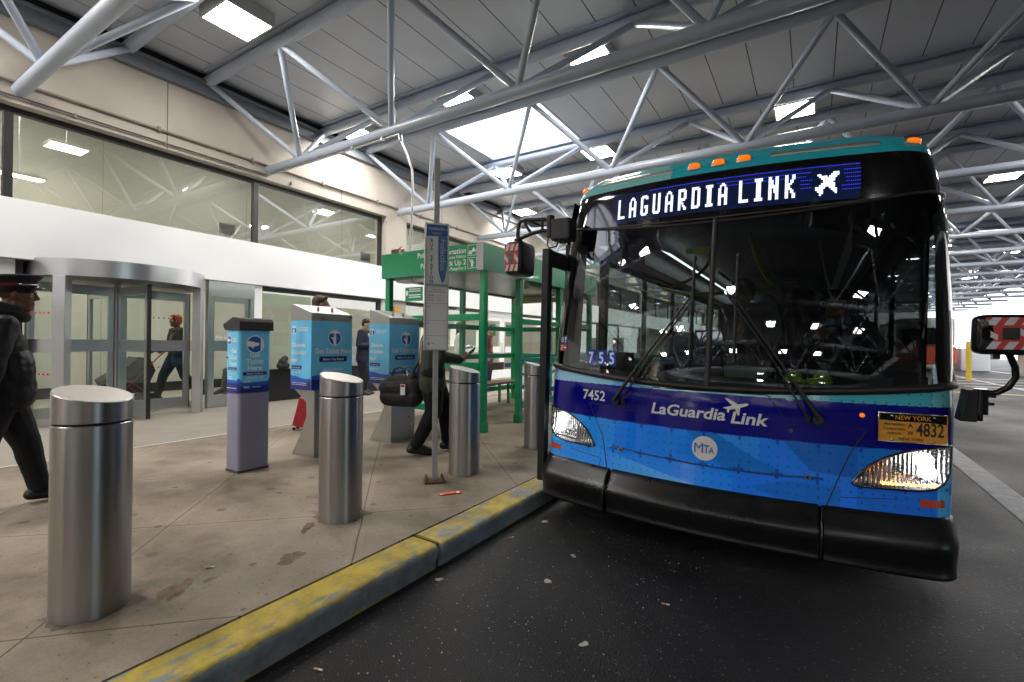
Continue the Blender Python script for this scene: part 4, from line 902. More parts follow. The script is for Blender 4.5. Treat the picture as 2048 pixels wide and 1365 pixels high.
def leaf(x,y,s,z,label,name='flattened_leaf'):
    p=[]; n=14; r0=random.random()*6
    for i in range(n): rr_=s*(.55+.45*abs(math.sin(2.5*2*PI*i/n/2+r0))+.12*random.random()); p.append((rr_*math.cos(2*PI*i/n),rr_*.75*math.sin(2*PI*i/n)))
    litter(name,label,'leaf',p,z+.001,leafm,.002,random.random()*6,(x,y),'pale scraps flattened on the ground')
for (x,y,s,z,lab) in ((-1.654,3.107,.045,0,'pale flattened leaf under the bus corner'),(-1.734,2.027,.035,0,'pale flattened leaf at the foot of the kerb'),(-1.226,2.338,.035,0,'pale ragged leaf on the open road, middle'),(-1.238,2.7,.028,0,'faint pale leaf on the road in the bus shadow'),(-.835,1.932,.03,0,'pale leaf on the road nearest the camera'),(-2.793,2.621,.014,SWZ,'white paper scrap on the pavement left of the red packet'),(-3.25,3.35,.014,SWZ,'white paper scrap on the pavement by the woman\'s boot')): leaf(x,y,s*.72,z,lab)
scm=P('pale grit',(.4,.38,.34),.8)
g=MB()
for i in range(420):
    if i<300: x=random.uniform(-1.8,-.3)-abs(random.gauss(0,.25)); y=random.uniform(.9,3.4); z=0; x=max(x,-1.84)
    else: x=random.uniform(-6,-2.1); y=random.uniform(.6,5); z=SWZ
    r=random.uniform(.0012,.0042); g.sphere((x,y,z+r*.4),(r,r*random.uniform(.6,1.4),r*.6),0,6,4)
o=g.build('gravel',scm); o['kind']='stuff'; o['label']='pale grit and crumbs scattered on road and pavement'; o['category']='grit'
# ================================================================== the bus
bus=thing('city_bus','blue city bus pulled in at the kerb with lit destination sign and headlights','bus',(-.58,3.0,0))
bus.rotation_euler=(0,math.radians(1.089),0)
BT=[(.30,.13,1.200,.16),(.42,.135,1.205,.16),(.55,.16,1.21,.16),(.95,.17,1.215,.18),(1.05,.19,1.215,.2),(1.6,.265,1.212,.22),(2.09,.335,1.20,.26),(2.447,.375,1.14,.30),(2.50,.395,1.13,.32),(2.55,.44,1.115,.34),(2.60,.52,1.08,.36),(2.64,.62,1.04,.38),(2.67,.76,.99,.4),(2.69,.95,.92,.4),(2.70,1.2,.80,.4)]
BK=.14; NF,NA,NS=150,30,12
_wg=np.arange(.28,2.7005,.004); _bs=[]
for _i in (1,2,3):
    _y=np.interp(_wg,[t[0] for t in BT],[t[_i] for t in BT]); _k=np.exp(-.5*((np.arange(-30,31))/11.)**2); _k/=_k.sum()
    _ys=np.convolve(np.pad(_y,30,'reflect',reflect_type='odd'),_k,'valid'); _m=np.clip((2.50-_wg)/.06,0,1); _bs.append(_ys*_m+_y*(1-_m))
def bt(w): return [float(np.interp(w,_wg,b)) for b in _bs]
def plan(v0,hw,R,vend=1.2,nf=NF,na=NA,ns=NS,k=BK):
    lo,hi=0.0,hw
    for _ in range(40):
        m=(lo+hi)/2; n=np.array([-2*k*m,1.0]); n/=np.hypot(*n)
        if m+R*n[0]>hw-R: hi=m
        else: lo=m
    um=lo; n=np.array([-2*k*um,1.0]); n/=np.hypot(*n); c=np.array([um,v0+k*um*um])+R*n
    p=[(um*i/nf,v0+k*(um*i/nf)**2) for i in range(nf+1)]
    a0=math.atan2(-n[1],-n[0])
    for i in range(1,na+1): a=a0+(0-a0)*i/na; p.append((c[0]+R*math.cos(a),c[1]+R*math.sin(a)))
    for i in range(1,ns+1): p.append((hw,c[1]+max(.02,(vend-c[1]))*i/ns))
    return np.array(p)
_pc={}
def PL(w):
    k=round(w*20000)
    if k not in _pc: _pc[k]=plan(*bt(k/20000),1.2,NF,NA,NS)
    return _pc[k]
def SH(u,w,off=0.0):
    """point on the front shell at lateral u, height w, pushed outward by off"""
    a=abs(u); p=PL(w); i=int(np.searchsorted(p[:NF+NA+1,0],a)); i=min(max(i,1),NF+NA)
    (u0,v0),(u1,v1)=p[i-1],p[i]; t=(a-u0)/(u1-u0+1e-12); t=min(t,1.0); v=v0+(v1-v0)*t
    n=np.array([v1-v0,-(u1-u0)]); n/=np.hypot(*n)+1e-12
    s=1 if u>=0 else -1
    return (s*(min(a,u1)+n[0]*off),v+n[1]*off,w)
def ST(tau,w,off=0.0,sgn=1):
    """point by index along the plan curve (0 centre .. NF+NA corner end ..)"""
    p=PL(w); i=int(min(max(math.floor(tau),0),len(p)-2)); t=tau-i; q=p[i]*(1-t)+p[i+1]*t; d=p[i+1]-p[i]; n=np.array([d[1],-d[0]]); n/=np.hypot(*n)+1e-12
    return (sgn*(q[0]+n[0]*off),q[1]+n[1]*off,w)
wbf=lambda u:1.036+.055*u*u
wtf=lambda u:2.105+.07*u*u
HLP=[(1.188,.797),(1.111,.789),(1.05,.774),(.986,.756),(.925,.731),(.868,.698),(.832,.670),(.80,.636),(.776,.600),(.757,.566),(.764,.555),(.785,.551),(.84,.551),(.977,.553),(1.06,.557),(1.12,.572),(1.16,.60),(1.183,.65)]
def inpoly(x,y,P_):
    c=False; j=len(P_)-1
    for i in range(len(P_)):
        if ((P_[i][1]>y)!=(P_[j][1]>y)) and x<(P_[j][0]-P_[i][0])*(y-P_[i][1])/(P_[j][1]-P_[i][1])+P_[i][0]: c=not c
        j=i
    return c
def livery(u,v,w):
    n=lambda c:np.array(c)
    dot=((abs(((u+.025)%.05)-.025)<.0042) and (abs(((w+.012)%.05)-.025)<.0042))
    if w>1.002:
        if u<-.62-.5*(w-1.0): c=n((.30,.56,.78))
        elif u<-.33: c=n((.16,.40,.74)) if w<1.012+.09*max(0,(-.36-u)) else n((.28,.58,.66))
        elif u<.5: c=n((.28,.60,.62))
        else: c=n((.06,.42,.52)) 
        if u>1.1: c=n((.16,.52,.56))
        return c*(.35 if dot and u>.45 else 1)
    if w>.763: return n((.0025,.0025,.19))
    # lower field of blues
    c=n((.006,.175,.90))
    if u<-.60: c=n((.012,.22,.82))+(n((.04,.36,.80))-n((.012,.22,.82)))*min(1,max(0,(-u-.75)/.4))
    elif u<-.36: c=n((.006,.17,.82))
    if w<.575-.42*max(0,u+.02)**1.4-.05*abs(u+.35) and u<.5: c=n((.015,.19,.86)) if w>.53-.30*(u+.62)*.62 else n((.03,.23,.88))
    A=.765-1.02*(u+.12)+.55*(u+.12)**2; B=.765-.62*(u-.06)+.28*(u-.06)**2
    lw=.53-.19*(u+.58)
    if -.62<u<.22 and w<lw: c=n((.035,.25,.90))*(1-min(1,(u+.62)/.8)) + n((.12,.37,.80))*min(1,(u+.62)/.8)
    elif u>-.12 and w>.545 and w>A and w<B: c=n((.006,.135,.50))
    elif u>.05 and w>.545 and w>=B:
        c=n((.022,.20,.66)) if u<.3 else n((.014,.16,.70))
        if u>.42+.9*max(0,.762-w)**1.0 and w>.60-.08*(u-.62): c=n((.010,.105,.44))
    if u>.16 and w<.552:
        c=n((.013,.15,.70))
        if u<.70 and w<.535-.30*max(0,.45-u) and w>.42+.35*(.42-u): c=n((.010,.125,.52))
    if u>.78: c=n((.010,.12,.56)) if w<.6 else n((.010,.135,.50))
    if u>1.13: c=n((.06,.34,.66))
    c=np.minimum(c*1.3,.95)
    # crosses on a 0.2 m grid, dots on a quarter of it
    pu=((u+.10+.006)%.2)-.1; pw=((w-.565+.1)%.2)-.1
    if (abs(pu)<.0075 and abs(pw)<.030) or (abs(pw)<.0075 and abs(pu)<.030): return c*.42+n((0,.0,.10))
    if dot: return c*.42+n((0,0,.03))
    return c
def paint_mat():
    m=P('bus livery paint',(.02,.1,.5),.22,0,.5,coat=0); n=m.node_tree.nodes; l=m.node_tree.links; b=n['Principled BSDF']
    a=n.new('ShaderNodeVertexColor'); a.layer_name='livery'
    tc=n.new('ShaderNodeTexCoord'); no=n.new('ShaderNodeTexNoise'); no.inputs['Scale'].default_value=7; no.inputs['Detail'].default_value=5; l.new(tc.outputs['Object'],no.inputs['Vector'])
    mr=n.new('ShaderNodeMapRange'); mr.inputs[1].default_value=.3; mr.inputs[2].default_value=.7; mr.inputs[3].default_value=.07; mr.inputs[4].default_value=.15; l.new(no.outputs['Fac'],mr.inputs[0]); l.new(mr.outputs[0],b.inputs['Roughness'])
    l.new(a.outputs['Color'],b.inputs['Base Color'])
    bpn=n.new('ShaderNodeTexNoise'); bpn.inputs['Scale'].default_value=2.2; l.new(tc.outputs['Object'],bpn.inputs['Vector'])
    bp=n.new('ShaderNodeBump'); bp.inputs['Strength'].default_value=.08; bp.inputs['Distance'].default_value=.02; l.new(bpn.outputs['Fac'],bp.inputs['Height']); l.new(bp.outputs['Normal'],b.inputs['Normal'])
    return m
M['livery']=paint_mat(); M['livery'].node_tree.nodes['Principled BSDF'].inputs['Specular IOR Level'].default_value=.4
def grid_obj(name,rows,mat,col=None,skip=None,parent=bus):
    """rows: list of equal-length point lists; faces painted by col(u,v,w)"""
    R=len(rows); C=len(rows[0]); vs=np.array(rows,dtype=np.float64).reshape(-1,3); fs=[]; fc=[]
    for j in range(R-1):
        for i in range(C-1):
            q=(j*C+i,j*C+i+1,(j+1)*C+i+1,(j+1)*C+i)
            ctr=(vs[q[0]]+vs[q[2]])/2
            if skip and skip(*ctr): continue
            fs.append(q)
            if col: fc.append(col(*ctr))
    me=bpy.data.meshes.new(name); me.from_pydata([tuple(v) for v in vs],[],fs)
    me.materials.append(mat); me.polygons.foreach_set('use_smooth',[True]*len(fs))
    if col:
        ca=me.color_attributes.new('livery','FLOAT_COLOR','CORNER'); arr=np.ones((len(fs)*4,4),np.float32); arr[:,:3]=np.repeat(np.array(fc,np.float32),4,0); ca.data.foreach_set('color',arr.ravel())
    me.update(); o=bpy.data.objects.new(name,me); COL.objects.link(o)
    if parent: o.parent=parent
    return o
# front body panel (fine grid so that the printed wrap has clean edges)
NF,NA,NS=250,44,6; _pc.clear()
rows=[]; NR=165
def hw_top(u): return wbf(u)+.004
for j in range(NR+1):
    t=j/NR; row=[]
    p0=PL(1.05)
    for sgn,rngx in ((-1,range(NF+NA+NS-1,-1,-1)),(1,range(1,NF+NA+NS))):
        for i in rngx:
            ue=float(p0[i][0]); w=.418+(hw_top(ue)-.418)*t; q=PL(w)[i]; row.append((sgn*q[0],q[1],w))
    rows.append(row)
grid_obj('front_panel',rows,M['livery'],livery,lambda u,v,w:.53<w<.81 and abs(u)>.74 and v<.62 and inpoly(abs(u),w,HLP))
# headlights
M['chrome']=P('chrome reflector',(.7,.7,.72),.08,1); M['lens']=GLASS('clear lens',(.95,.96,.97),1.5)
def refl_mat():
    m=P('faceted reflector',(.42,.43,.45),.14,1); n=m.node_tree.nodes; l=m.node_tree.links; b=n['Principled BSDF']
    tc=n.new('ShaderNodeTexCoord'); wv=n.new('ShaderNodeTexWave'); wv.inputs['Scale'].default_value=16; wv.inputs['Distortion'].default_value=1.2; l.new(tc.outputs['Object'],wv.inputs['Vector'])
    vo=n.new('ShaderNodeTexVoronoi'); vo.inputs['Scale'].default_value=45; l.new(tc.outputs['Object'],vo.inputs['Vector'])
    ad=n.new('ShaderNodeMath'); ad.operation='ADD'; l.new(wv.outputs['Fac'],ad.inputs[0]); l.new(vo.outputs['Distance'],ad.inputs[1])
    bp=n.new('ShaderNodeBump'); bp.inputs['Strength'].default_value=.4; bp.inputs['Distance'].default_value=.012; l.new(ad.outputs[0],bp.inputs['Height']); l.new(bp.outputs['Normal'],b.inputs['Normal'])
    return m
M['refl']=refl_mat(); M['bulb']=EMIT('headlamp bulb',(1,.97,.92),1.7); M['amber_led']=EMIT('amber led',(1,.36,.06),2.2); M['amber']=P('amber lens',(.60,.11,.004),.15,0,.5,coat=.5,emis=(1,.20,.005),es=.22); M['amber_off']=P('unlit amber lens',(.22,.10,.03),.2)
def dens(P_,k=4):
    o=[]
    for i in range(len(P_)):
        a,b=P_[i],P_[(i+1)%len(P_)]
        for q in range(k): o.append((a[0]+(b[0]-a[0])*q/k,a[1]+(b[1]-a[1])*q/k))
    return o
hp=dens(HLP); cu_,cw_=1.0,.655
for s in (-1,1):
    g=MB(); n=len(hp); rings=[]
    for sc,dp in ((1.0,.001),(.97,-.022),(.90,-.048),(.72,-.062),(.4,-.066),(.05,-.066)):
        rings.append([SH(s*(cu_+(a-cu_)*sc),cw_+(b-cw_)*sc,dp) for a,b in hp])
    vs=[p for r in rings for p in r]; R=len(rings)
    g.add(vs,[(j*n+i,j*n+(i+1)%n,(j+1)*n+(i+1)%n,(j+1)*n+i) if s>0 else (j*n+i,(j+1)*n+i,(j+1)*n+(i+1)%n,j*n+(i+1)%n) for j in range(R-1) for i in range(n)],0,False)
    hl=g.build('headlight',[M['refl']],bus)
    g=MB(); g.tube([SH(s*a,b,.003) for a,b in hp],.006,6,0,True); g.build('rim',M['gloss_black'],hl)
    g=MB()
    lens=[[SH(s*(cu_+(a-cu_)*sc),cw_+(b-cw_)*sc,.004+.006*(1-sc)) for a,b in hp] for sc in (1.0,.7,.35,.02)]; vs=[p for r in lens for p in r]
    g.add(vs,[(j*n+i,j*n+(i+1)%n,(j+1)*n+(i+1)%n,(j+1)*n+i) for j in range(3) for i in range(n)],0,True); g.build('lens',M['lens'],hl)
    for k,(u,w_,r) in enumerate(((1.085,.712,.042),(1.105,.648,.038))):
        g=MB(); c=Vector(SH(s*u,w_,-.034)); g.sphere(c,(r,r*.5,r),0,16,10); g.build('bulb',M['bulb'],hl)
    g=MB()
    for k in range(13):
        u=.90+.02*k; c=Vector(SH(s*u,.575+.0008*k,-.012)); g.sphere(c,(.0085,.006,.0075),0,10,6)
    g.build('led_strip',M['amber_led'] if s>0 else M['amber_off'],hl)
    g=MB()
    for k in range(7):
        u=.80+.022*k; c0=Vector(SH(s*u,.565,-.03)); c1=Vector(SH(s*u,.565+.02+.016*k,-.03)); g.cyl(c0,c1,.008,n=8)
    g.build('turn_signal',M['chrome'],hl)
# panel lines, plugs, reflectors
M['line']=P('panel gap',(.004,.004,.01),.6)
def shline(name,pts,r=.0028,mat=None,off=.0,par=bus):
    q=[]
    for a,b in zip(pts[:-1],pts[1:]):
        m_=max(2,int(math.hypot(a[0]-b[0],a[1]-b[1])/.02))
        for i in range(m_): q.append((a[0]+(b[0]-a[0])*i/m_,a[1]+(b[1]-a[1])*i/m_))
    q.append(pts[-1]); g=MB(); g.tube([SH(u,w,off) for u,w in q],r,6); return g.build(name,mat or M['line'],par)
hat=[(-.645,.42),(-.696,.645),(-.80,.835),(-.815,.852),(-.79,.862),(-.46,.838),(-.445,.842),(-.355,.995),(-.335,1.012),(.325,1.016),(.345,1.005),(.45,.856),(.47,.850),(.79,.866),(.815,.858),(.805,.838),(.743,.73),(.637,.42)]
shline('panel_seam',hat,.0032)
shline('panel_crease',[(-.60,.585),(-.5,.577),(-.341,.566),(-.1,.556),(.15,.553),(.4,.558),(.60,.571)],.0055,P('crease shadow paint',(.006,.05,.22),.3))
shline('panel_seam',[(-.96,.505),(-.70,.482),(-.705,.43)],.002); shline('panel_seam',[(.70,.48),(.96,.503)],.002)
for s in (-1,1):
    g=MB(); c=Vector(SH(s*.547,.569,.004)); n_=Vector((0,-1,0)); g.cyl(c,c+n_*.006,.017,.015,n=20,m=0); g.cyl(c+n_*.006,c+n_*.0075,.008,n=14,m=1); g.build('tow_plug',[M['chrome'],M['gloss_black']],bus)
    g=MB(); rect_on(g,lambda a,b:SH(s*a,b,.003),1.055,1.16,.476,.514,0,6); g.build('reflector',P('red reflector',(.42,.055,.012),.3),bus)
g=MB(); c=Vector(SH(.793,.938,.002)); g.sphere(c,(.013,.012,.013)); g.build('side_lamp',M['amber'],bus)
g=MB(); c=Vector(SH(.46,.822,.001)); g.cyl(c,c+Vector((0,-.003,0)),.011,n=16); g.build('plug',P('grey plug',(.06,.06,.10),.4),bus)
# lettering on the front
M['decal']=P('silver white decal',(.62,.62,.62),.35)
def shell_text(body,uc,wb,size,width,**k):
    g=MB(); text_on(g,lambda a,b:SH(a,b,.0028),body,uc,wb,size,width=width,**k); return g
g=shell_text('7452',-.777,.886,.098,.185,bold=.014); g.build('fleet_number',M['decal'],bus)
g=shell_text('LaGuardia',-.118,.845,.098,.455,bold=.022,shear=.17); text_on(g,lambda a,b:SH(a,b,.0028),'Link',.235,.835,.098,width=.20,bold=.022,shear=.17)
pl=[(-.062,.022),(-.03,.02),(.015,.004),(.035,.006),(.06,.0),(.034,-.012),(.012,-.014),(-.0,-.055),(-.012,-.055),(-.012,-.018),(-.045,-.02),(-.058,-.034),(-.066,-.034),(-.06,-.014),(-.068,-.004),(-.058,-.004),(-.045,-.01),(-.02,-.004)]
pl=[(-.066,-.02),(-.045,-.014),(-.018,-.006),(-.058,.032),(-.046,.033),(.012,.004),(.048,.012),(.062,.010),(.056,.0),(.022,-.014),(.018,-.056),(.010,-.056),(-.004,-.022),(-.030,-.028),(-.036,-.046),(-.043,-.044),(-.044,-.028)]
poly_on(g,lambda a,b:SH(.17+a*1.1,.945+b*1.1,.0028),pl)
g.build('route_logo',M['decal'],bus)
g=MB(); n=40; pts=[]
for i in range(n+1):
    a=math.radians(-166+332*i/n); pts.append((.075*math.cos(a),.075*math.sin(a)))
poly_on(g,lambda a,b:SH(.0+a,.66+b,.0028),pts,0)
text_on(g,lambda a,b:SH(a,b,.0042),'M',-.034,.629,.090,1,bold=0,width=.052); text_on(g,lambda a,b:SH(a,b,.0042),'T',.011,.631,.074,1,bold=.012,width=.034); text_on(g,lambda a,b:SH(a,b,.0042),'A',.041,.632,.058,1,bold=.012,width=.030)
g.build('round_logo',[M['decal'],P('logo blue',(.008,.10,.42),.35)],bus)
# licence plate
pu,pw=1.01,.886
c=Vector(SH(pu,pw,.012)); a_=Vector(SH(pu-.1,pw,.012)); b_=Vector(SH(pu+.1,pw,.012)); tx=(b_-a_).normalized(); tz=Vector((0,.02,1)).normalized(); tn=tx.cross(tz)
pf=lambda a,b,o=0:c+tx*a+tz*b+tn*o
g=MB(); hw,hh=.156,.077
g.prism([(-hw,-hh),(hw,-hh),(hw,hh),(-hw,hh)],lambda a,b,s:pf(a,b,0 if s==0 else .003),0)
rect_on(g,lambda a,b:pf(a,b,.0042),-hw+.006,hw-.006,.038,hh-.004,1)
poly_on(g,lambda a,b:pf(a,b,.0041),[(-hw+.006,.038),(-.05,.034),(.06,.034),(hw-.006,.028),(hw-.006,.04),(-hw+.006,.04)],1)
T_=lambda s,a,b,sz,m_,wd=None,**k: text_on(g,lambda x,y:pf(x,y,.0055),s,a,b,sz,m_,width=wd,**k)
T_('NEW YORK',0,.043,.032,0,.16,bold=.01); T_('AW'[0],-.010,.004,.032,2,.024,bold=.012); T_('W',-.010,-.036,.032,2,.026,bold=.012); T_('4832',.078,-.038,.098,2,.122,bold=.012)
for i,s in enumerate(('Metropolitan','Transportation','Authority')): T_(s,-.083,.012-.024*i,.019,2,(.09,.102,.065)[i],bold=.01)
T_('NEW YORK',-.005,-.066,.022,2,.112,bold=.012)
plate=g.build('license_plate',[P('orange plate',(.66,.30,.035),.4),M['gloss_black'],M['black_txt']],bus)
g=MB(); fr=[(-hw,-hh),(hw,-hh),(hw,hh),(-hw,hh)]
g.tube([pf(a,b,.003) for a,b in fr],.0035,6,0,True)
for a,b in ((-.095,.062),(.095,.062),(-.095,-.066),(.095,-.066)): g.sphere(pf(a,b,.006),(.008,.005,.006),0,10,6)
g.build('plate_frame',M['chrome'],plate)
# bumper: three black sections swept round the nose
M['bumper']=P('black bumper moulding',(.006,.006,.0065),.33,0,.4,rvar=.1,vscale=5,bump=.1,bscale=350,bdist=.001)
BP=[(.432,.165,0),(.428,.135,0),(.418,.118,.004),(.40,.106,.006),(.345,.055,.010),(.325,.040,.012),(.308,.030,.013),(.29,.027,.013),(.26,.032,.013),(.20,.046,.012),(.17,.052,.012),(.163,.046,.013),(.15,.052,.012),(.138,.075,.008),(.13,.14,0),(.15,.32,-.02)]
def bumper(u0,u1):
    g=MB(); rows=[]
    for w,v0,dh in BP:
        p=plan(v0,1.205+dh,.15,.55,90,24,10)
        L=[(-a,b) for a,b in p[:0:-1]]+[(a,b) for a,b in p]
        rows.append([(a,b,w-.03*max(0,abs(a)-.5)*(1 if w<.2 else 0)+ .0) for a,b in L])
    C=len(rows[0]); mid=rows[5]; idx=[i for i in range(C) if u0<=mid[i][0]<=u1]
    if u0<-1.25: idx=[i for i in range(C) if mid[i][0]<=u1 and i<C/2]
    if u1>1.25: idx=[i for i in range(C) if mid[i][0]>=u0 and i>C/2]
    k=len(idx); vs=[rows[j][i] for j in range(len(rows)) for i in idx]
    g.add(vs,[(j*k+i,(j+1)*k+i,(j+1)*k+i+1,j*k+i+1) for j in range(len(rows)-1) for i in range(k-1)],0,True)
    return g
for a,b in ((-2,-.622),(-.615,.615),(.622,2)): bumper(a,b).build('bumper_section',M['bumper'],bus)
g=MB(); 
for s in (-1,1): g.tube([(s*.6185,.06,.17),(s*.6185,.05,.30),(s*.6185,.115,.40),(s*.6185,.17,.43)],.006,6)
g.build('bumper_gap',M['gloss_black'],bus)
# windscreen: two curved panes in a black rubber surround
NF,NA,NS=160,64,16; _pc.clear()
M['wscreen']=GLASS('tinted windscreen',(.36,.41,.395),1.62)
TE=NF+NA+3
def arcd(tau): 
    p=PL(1.5); d=0; i=int(tau); 
    for q in range(i,int(TE)): d+=math.hypot(*(p[q+1]-p[q]))
    return d
def lim(tau,top):
    u=float(np.interp(tau,range(len(PL(1.5))),PL(1.5)[:,0])); d=arcd(tau); r=.16 if not top else .10
    e=(r-math.sqrt(max(0,r*r-(r-d)**2))) if d<r else 0
    return wtf(u)-e if top else wbf(u)+e
taus=list(range(2,TE,2))+[TE]
for s in (-1,1):
    rows=[]
    for j in range(41):
        rows.append([ST(t_,lim(t_,0)+(lim(t_,1)-lim(t_,0))*j/40,.002,s) for t_ in taus])
    grid_obj('windscreen',rows,M['wscreen'])
loop=[ST(t_,lim(t_,0),.004,1) for t_ in taus]+[ST(t_,lim(t_,1),.004,1) for t_ in taus[::-1]]+[ST(t_,lim(t_,1),.004,-1) for t_ in taus]+[ST(t_,lim(t_,0),.004,-1) for t_ in taus[::-1]]
g=MB(); nb=len(taus); g.tube(loop,[.022]*nb+[.011]*(2*nb)+[.022]*nb,8,0,True); g.build('windscreen_gasket',M['rubber'],bus)
g=MB(); g.tube([SH(0,1.03+1.09*i/20,.006) for i in range(21)],.017,8); g.build('centre_pillar',M['rubber'],bus)
# black corner posts behind the glass edge and black sign panel above it
rows=[]
for j in range(19):
    row=[]
    for sgn,rr_ in ((-1,range(NF+NA+NS-1,-1,-1)),(1,range(1,NF+NA+NS))):
        for i in rr_:
            wt=lim(min(i,TE),1)-.002; w=wt+(2.4475-wt)*j/18; q=PL(w)[i]; row.append((sgn*q[0],q[1],w))
    rows.append(row)
grid_obj('sign_panel',rows,M['gloss_black'])
for s in (-1,1):
    rows=[[ST(t_,wbf(1.2)+(2.16-wbf(1.2))*j/10,-.006,s) for t_ in (NF+NA-5,NF+NA,NF+NA+5,NF+NA+10)] for j in range(11)]
    grid_obj('corner_post',rows,M['rubber'])
# destination sign
GL={'L':['XX....']*12+['XXXXXX']*2,'A':['..XX..','.XXXX.','.X..X.','XX..XX','XX..XX','XX..XX','XX..XX','XXXXXX','XXXXXX']+['XX..XX']*5,
'G':['.XXXX.','XXXXXX','XX..XX','XX....','XX....','XX....','XX....','XX.XXX','XX.XXX','XX..XX','XX..XX','XX..XX','XXXXXX','.XXXX.'],'U':['XX..XX']*12+['XXXXXX','.XXXX.'],
'R':['XXXXX.','XXXXXX','XX..XX','XX..XX','XX..XX','XX..XX','XXXXXX','XXXXX.','XXX...','XXXX..','XX.X..','XX.XX.','XX..XX','XX..XX'],'D':['XXXXX.','XXXXXX']+['XX..XX']*10+['XXXXXX','XXXXX.'],
'I':['XXXXX','XXXXX']+['.XXX.']*10+['XXXXX','XXXXX'],'N':['XX..XX','XX..XX','XXX.XX','XXX.XX','XXX.XX','XXXXXX','XXXXXX','XX.XXX','XX.XXX','XX.XXX','XX..XX','XX..XX','XX..XX','XX..XX'],
'K':['XX..XX','XX..XX','XX..XX','XX.XX.','XX.XX.','XXXX..','XXX...','XXX...','XXXX..','XX.XX.','XX.XX.','XX..XX','XX..XX','XX..XX'],
'plane':['.........XXX','.XX.....XXXX','..XXXX.XXXX.','...XXXXXXX..','....XXXXXX..','....XXXXX...','...XXXXXXX..','..XXXXXXXX..','XXXXX..XXX..','XXXX....XXX.','.XXX.....XX.','..XX......X.','..X.........']}
M['led']=EMIT('white led',(.80,.86,1),.55); M['ledblue']=EMIT('blue led',(.05,.05,1),.7); M['ledpanel']=P('led matrix',(.003,.004,.012),.07,0,.5,emis=(.02,.05,.22),es=.035)
g=MB(); rect_on(g,lambda a,b:SH(a,b,.002),-.735,.765,2.178,2.398,0,40); c=.0092; pc=.0111; hgt=.1475/14; u=-.690
for ch in 'LAGUARDIA LINK':
    if ch==' ': u+=pc*3; continue
    G=GL[ch]
    for r,row in enumerate(G):
        for q,x in enumerate(row):
            if x=='X': rect_on(g,lambda a,b:SH(a,b,.0035),u+q*c+.0008,u+q*c+c*.5-.0006,2.358-(r+1)*hgt+.0008,2.358-(r+.5)*hgt-.0006,1); rect_on(g,lambda a,b:SH(a,b,.0035),u+q*c+c*.5+.0006,u+(q+1)*c-.0008,2.358-(r+1)*hgt+.0008,2.358-(r+.5)*hgt-.0006,1); rect_on(g,lambda a,b:SH(a,b,.0035),u+q*c+.0008,u+q*c+c*.5-.0006,2.358-(r+.5)*hgt+.0006,2.358-r*hgt-.0008,1); rect_on(g,lambda a,b:SH(a,b,.0035),u+q*c+c*.5+.0006,u+(q+1)*c-.0008,2.358-(r+.5)*hgt+.0006,2.358-r*hgt-.0008,1)
    u+=pc*(len(G[0])+2)
for r,row in enumerate(GL['plane']):
    for q,x in enumerate(row):
        if x=='X': rect_on(g,lambda a,b:SH(a,b,.0035),.545+q*.0099,.545+(q+1)*.0099-.0008,2.352-(r+1)*.0111+.0008,2.352-r*.0111,1)
for w_,ua,ub in ((2.389,-.45,.765),(2.360,.0,.52),(2.360,.69,.765),(2.336,.05,.50),(2.336,.69,.765),(2.312,.47,.53),(2.312,.70,.765),(2.288,.47,.52),(2.288,.70,.765),(2.264,.47,.53),(2.264,.68,.765),(2.24,.68,.765)):
    k=0; u=ua
    while u<ub:
        rect_on(g,lambda a,b:SH(a,b,.003),u,u+.0034,w_-.0015,w_+.0015,2); u+=.0105
g.build('sign_display',[M['ledpanel'],M['led'],M['ledblue']],bus)
g=MB(); g.tube([SH(-1.0+2.0*i/40,2.135+.05*((-1.0+2.0*i/40)**2),.003) for i in range(41)],.004,6); g.build('sign_trim',P('dull trim',(.12,.10,.08),.35,.5),bus)
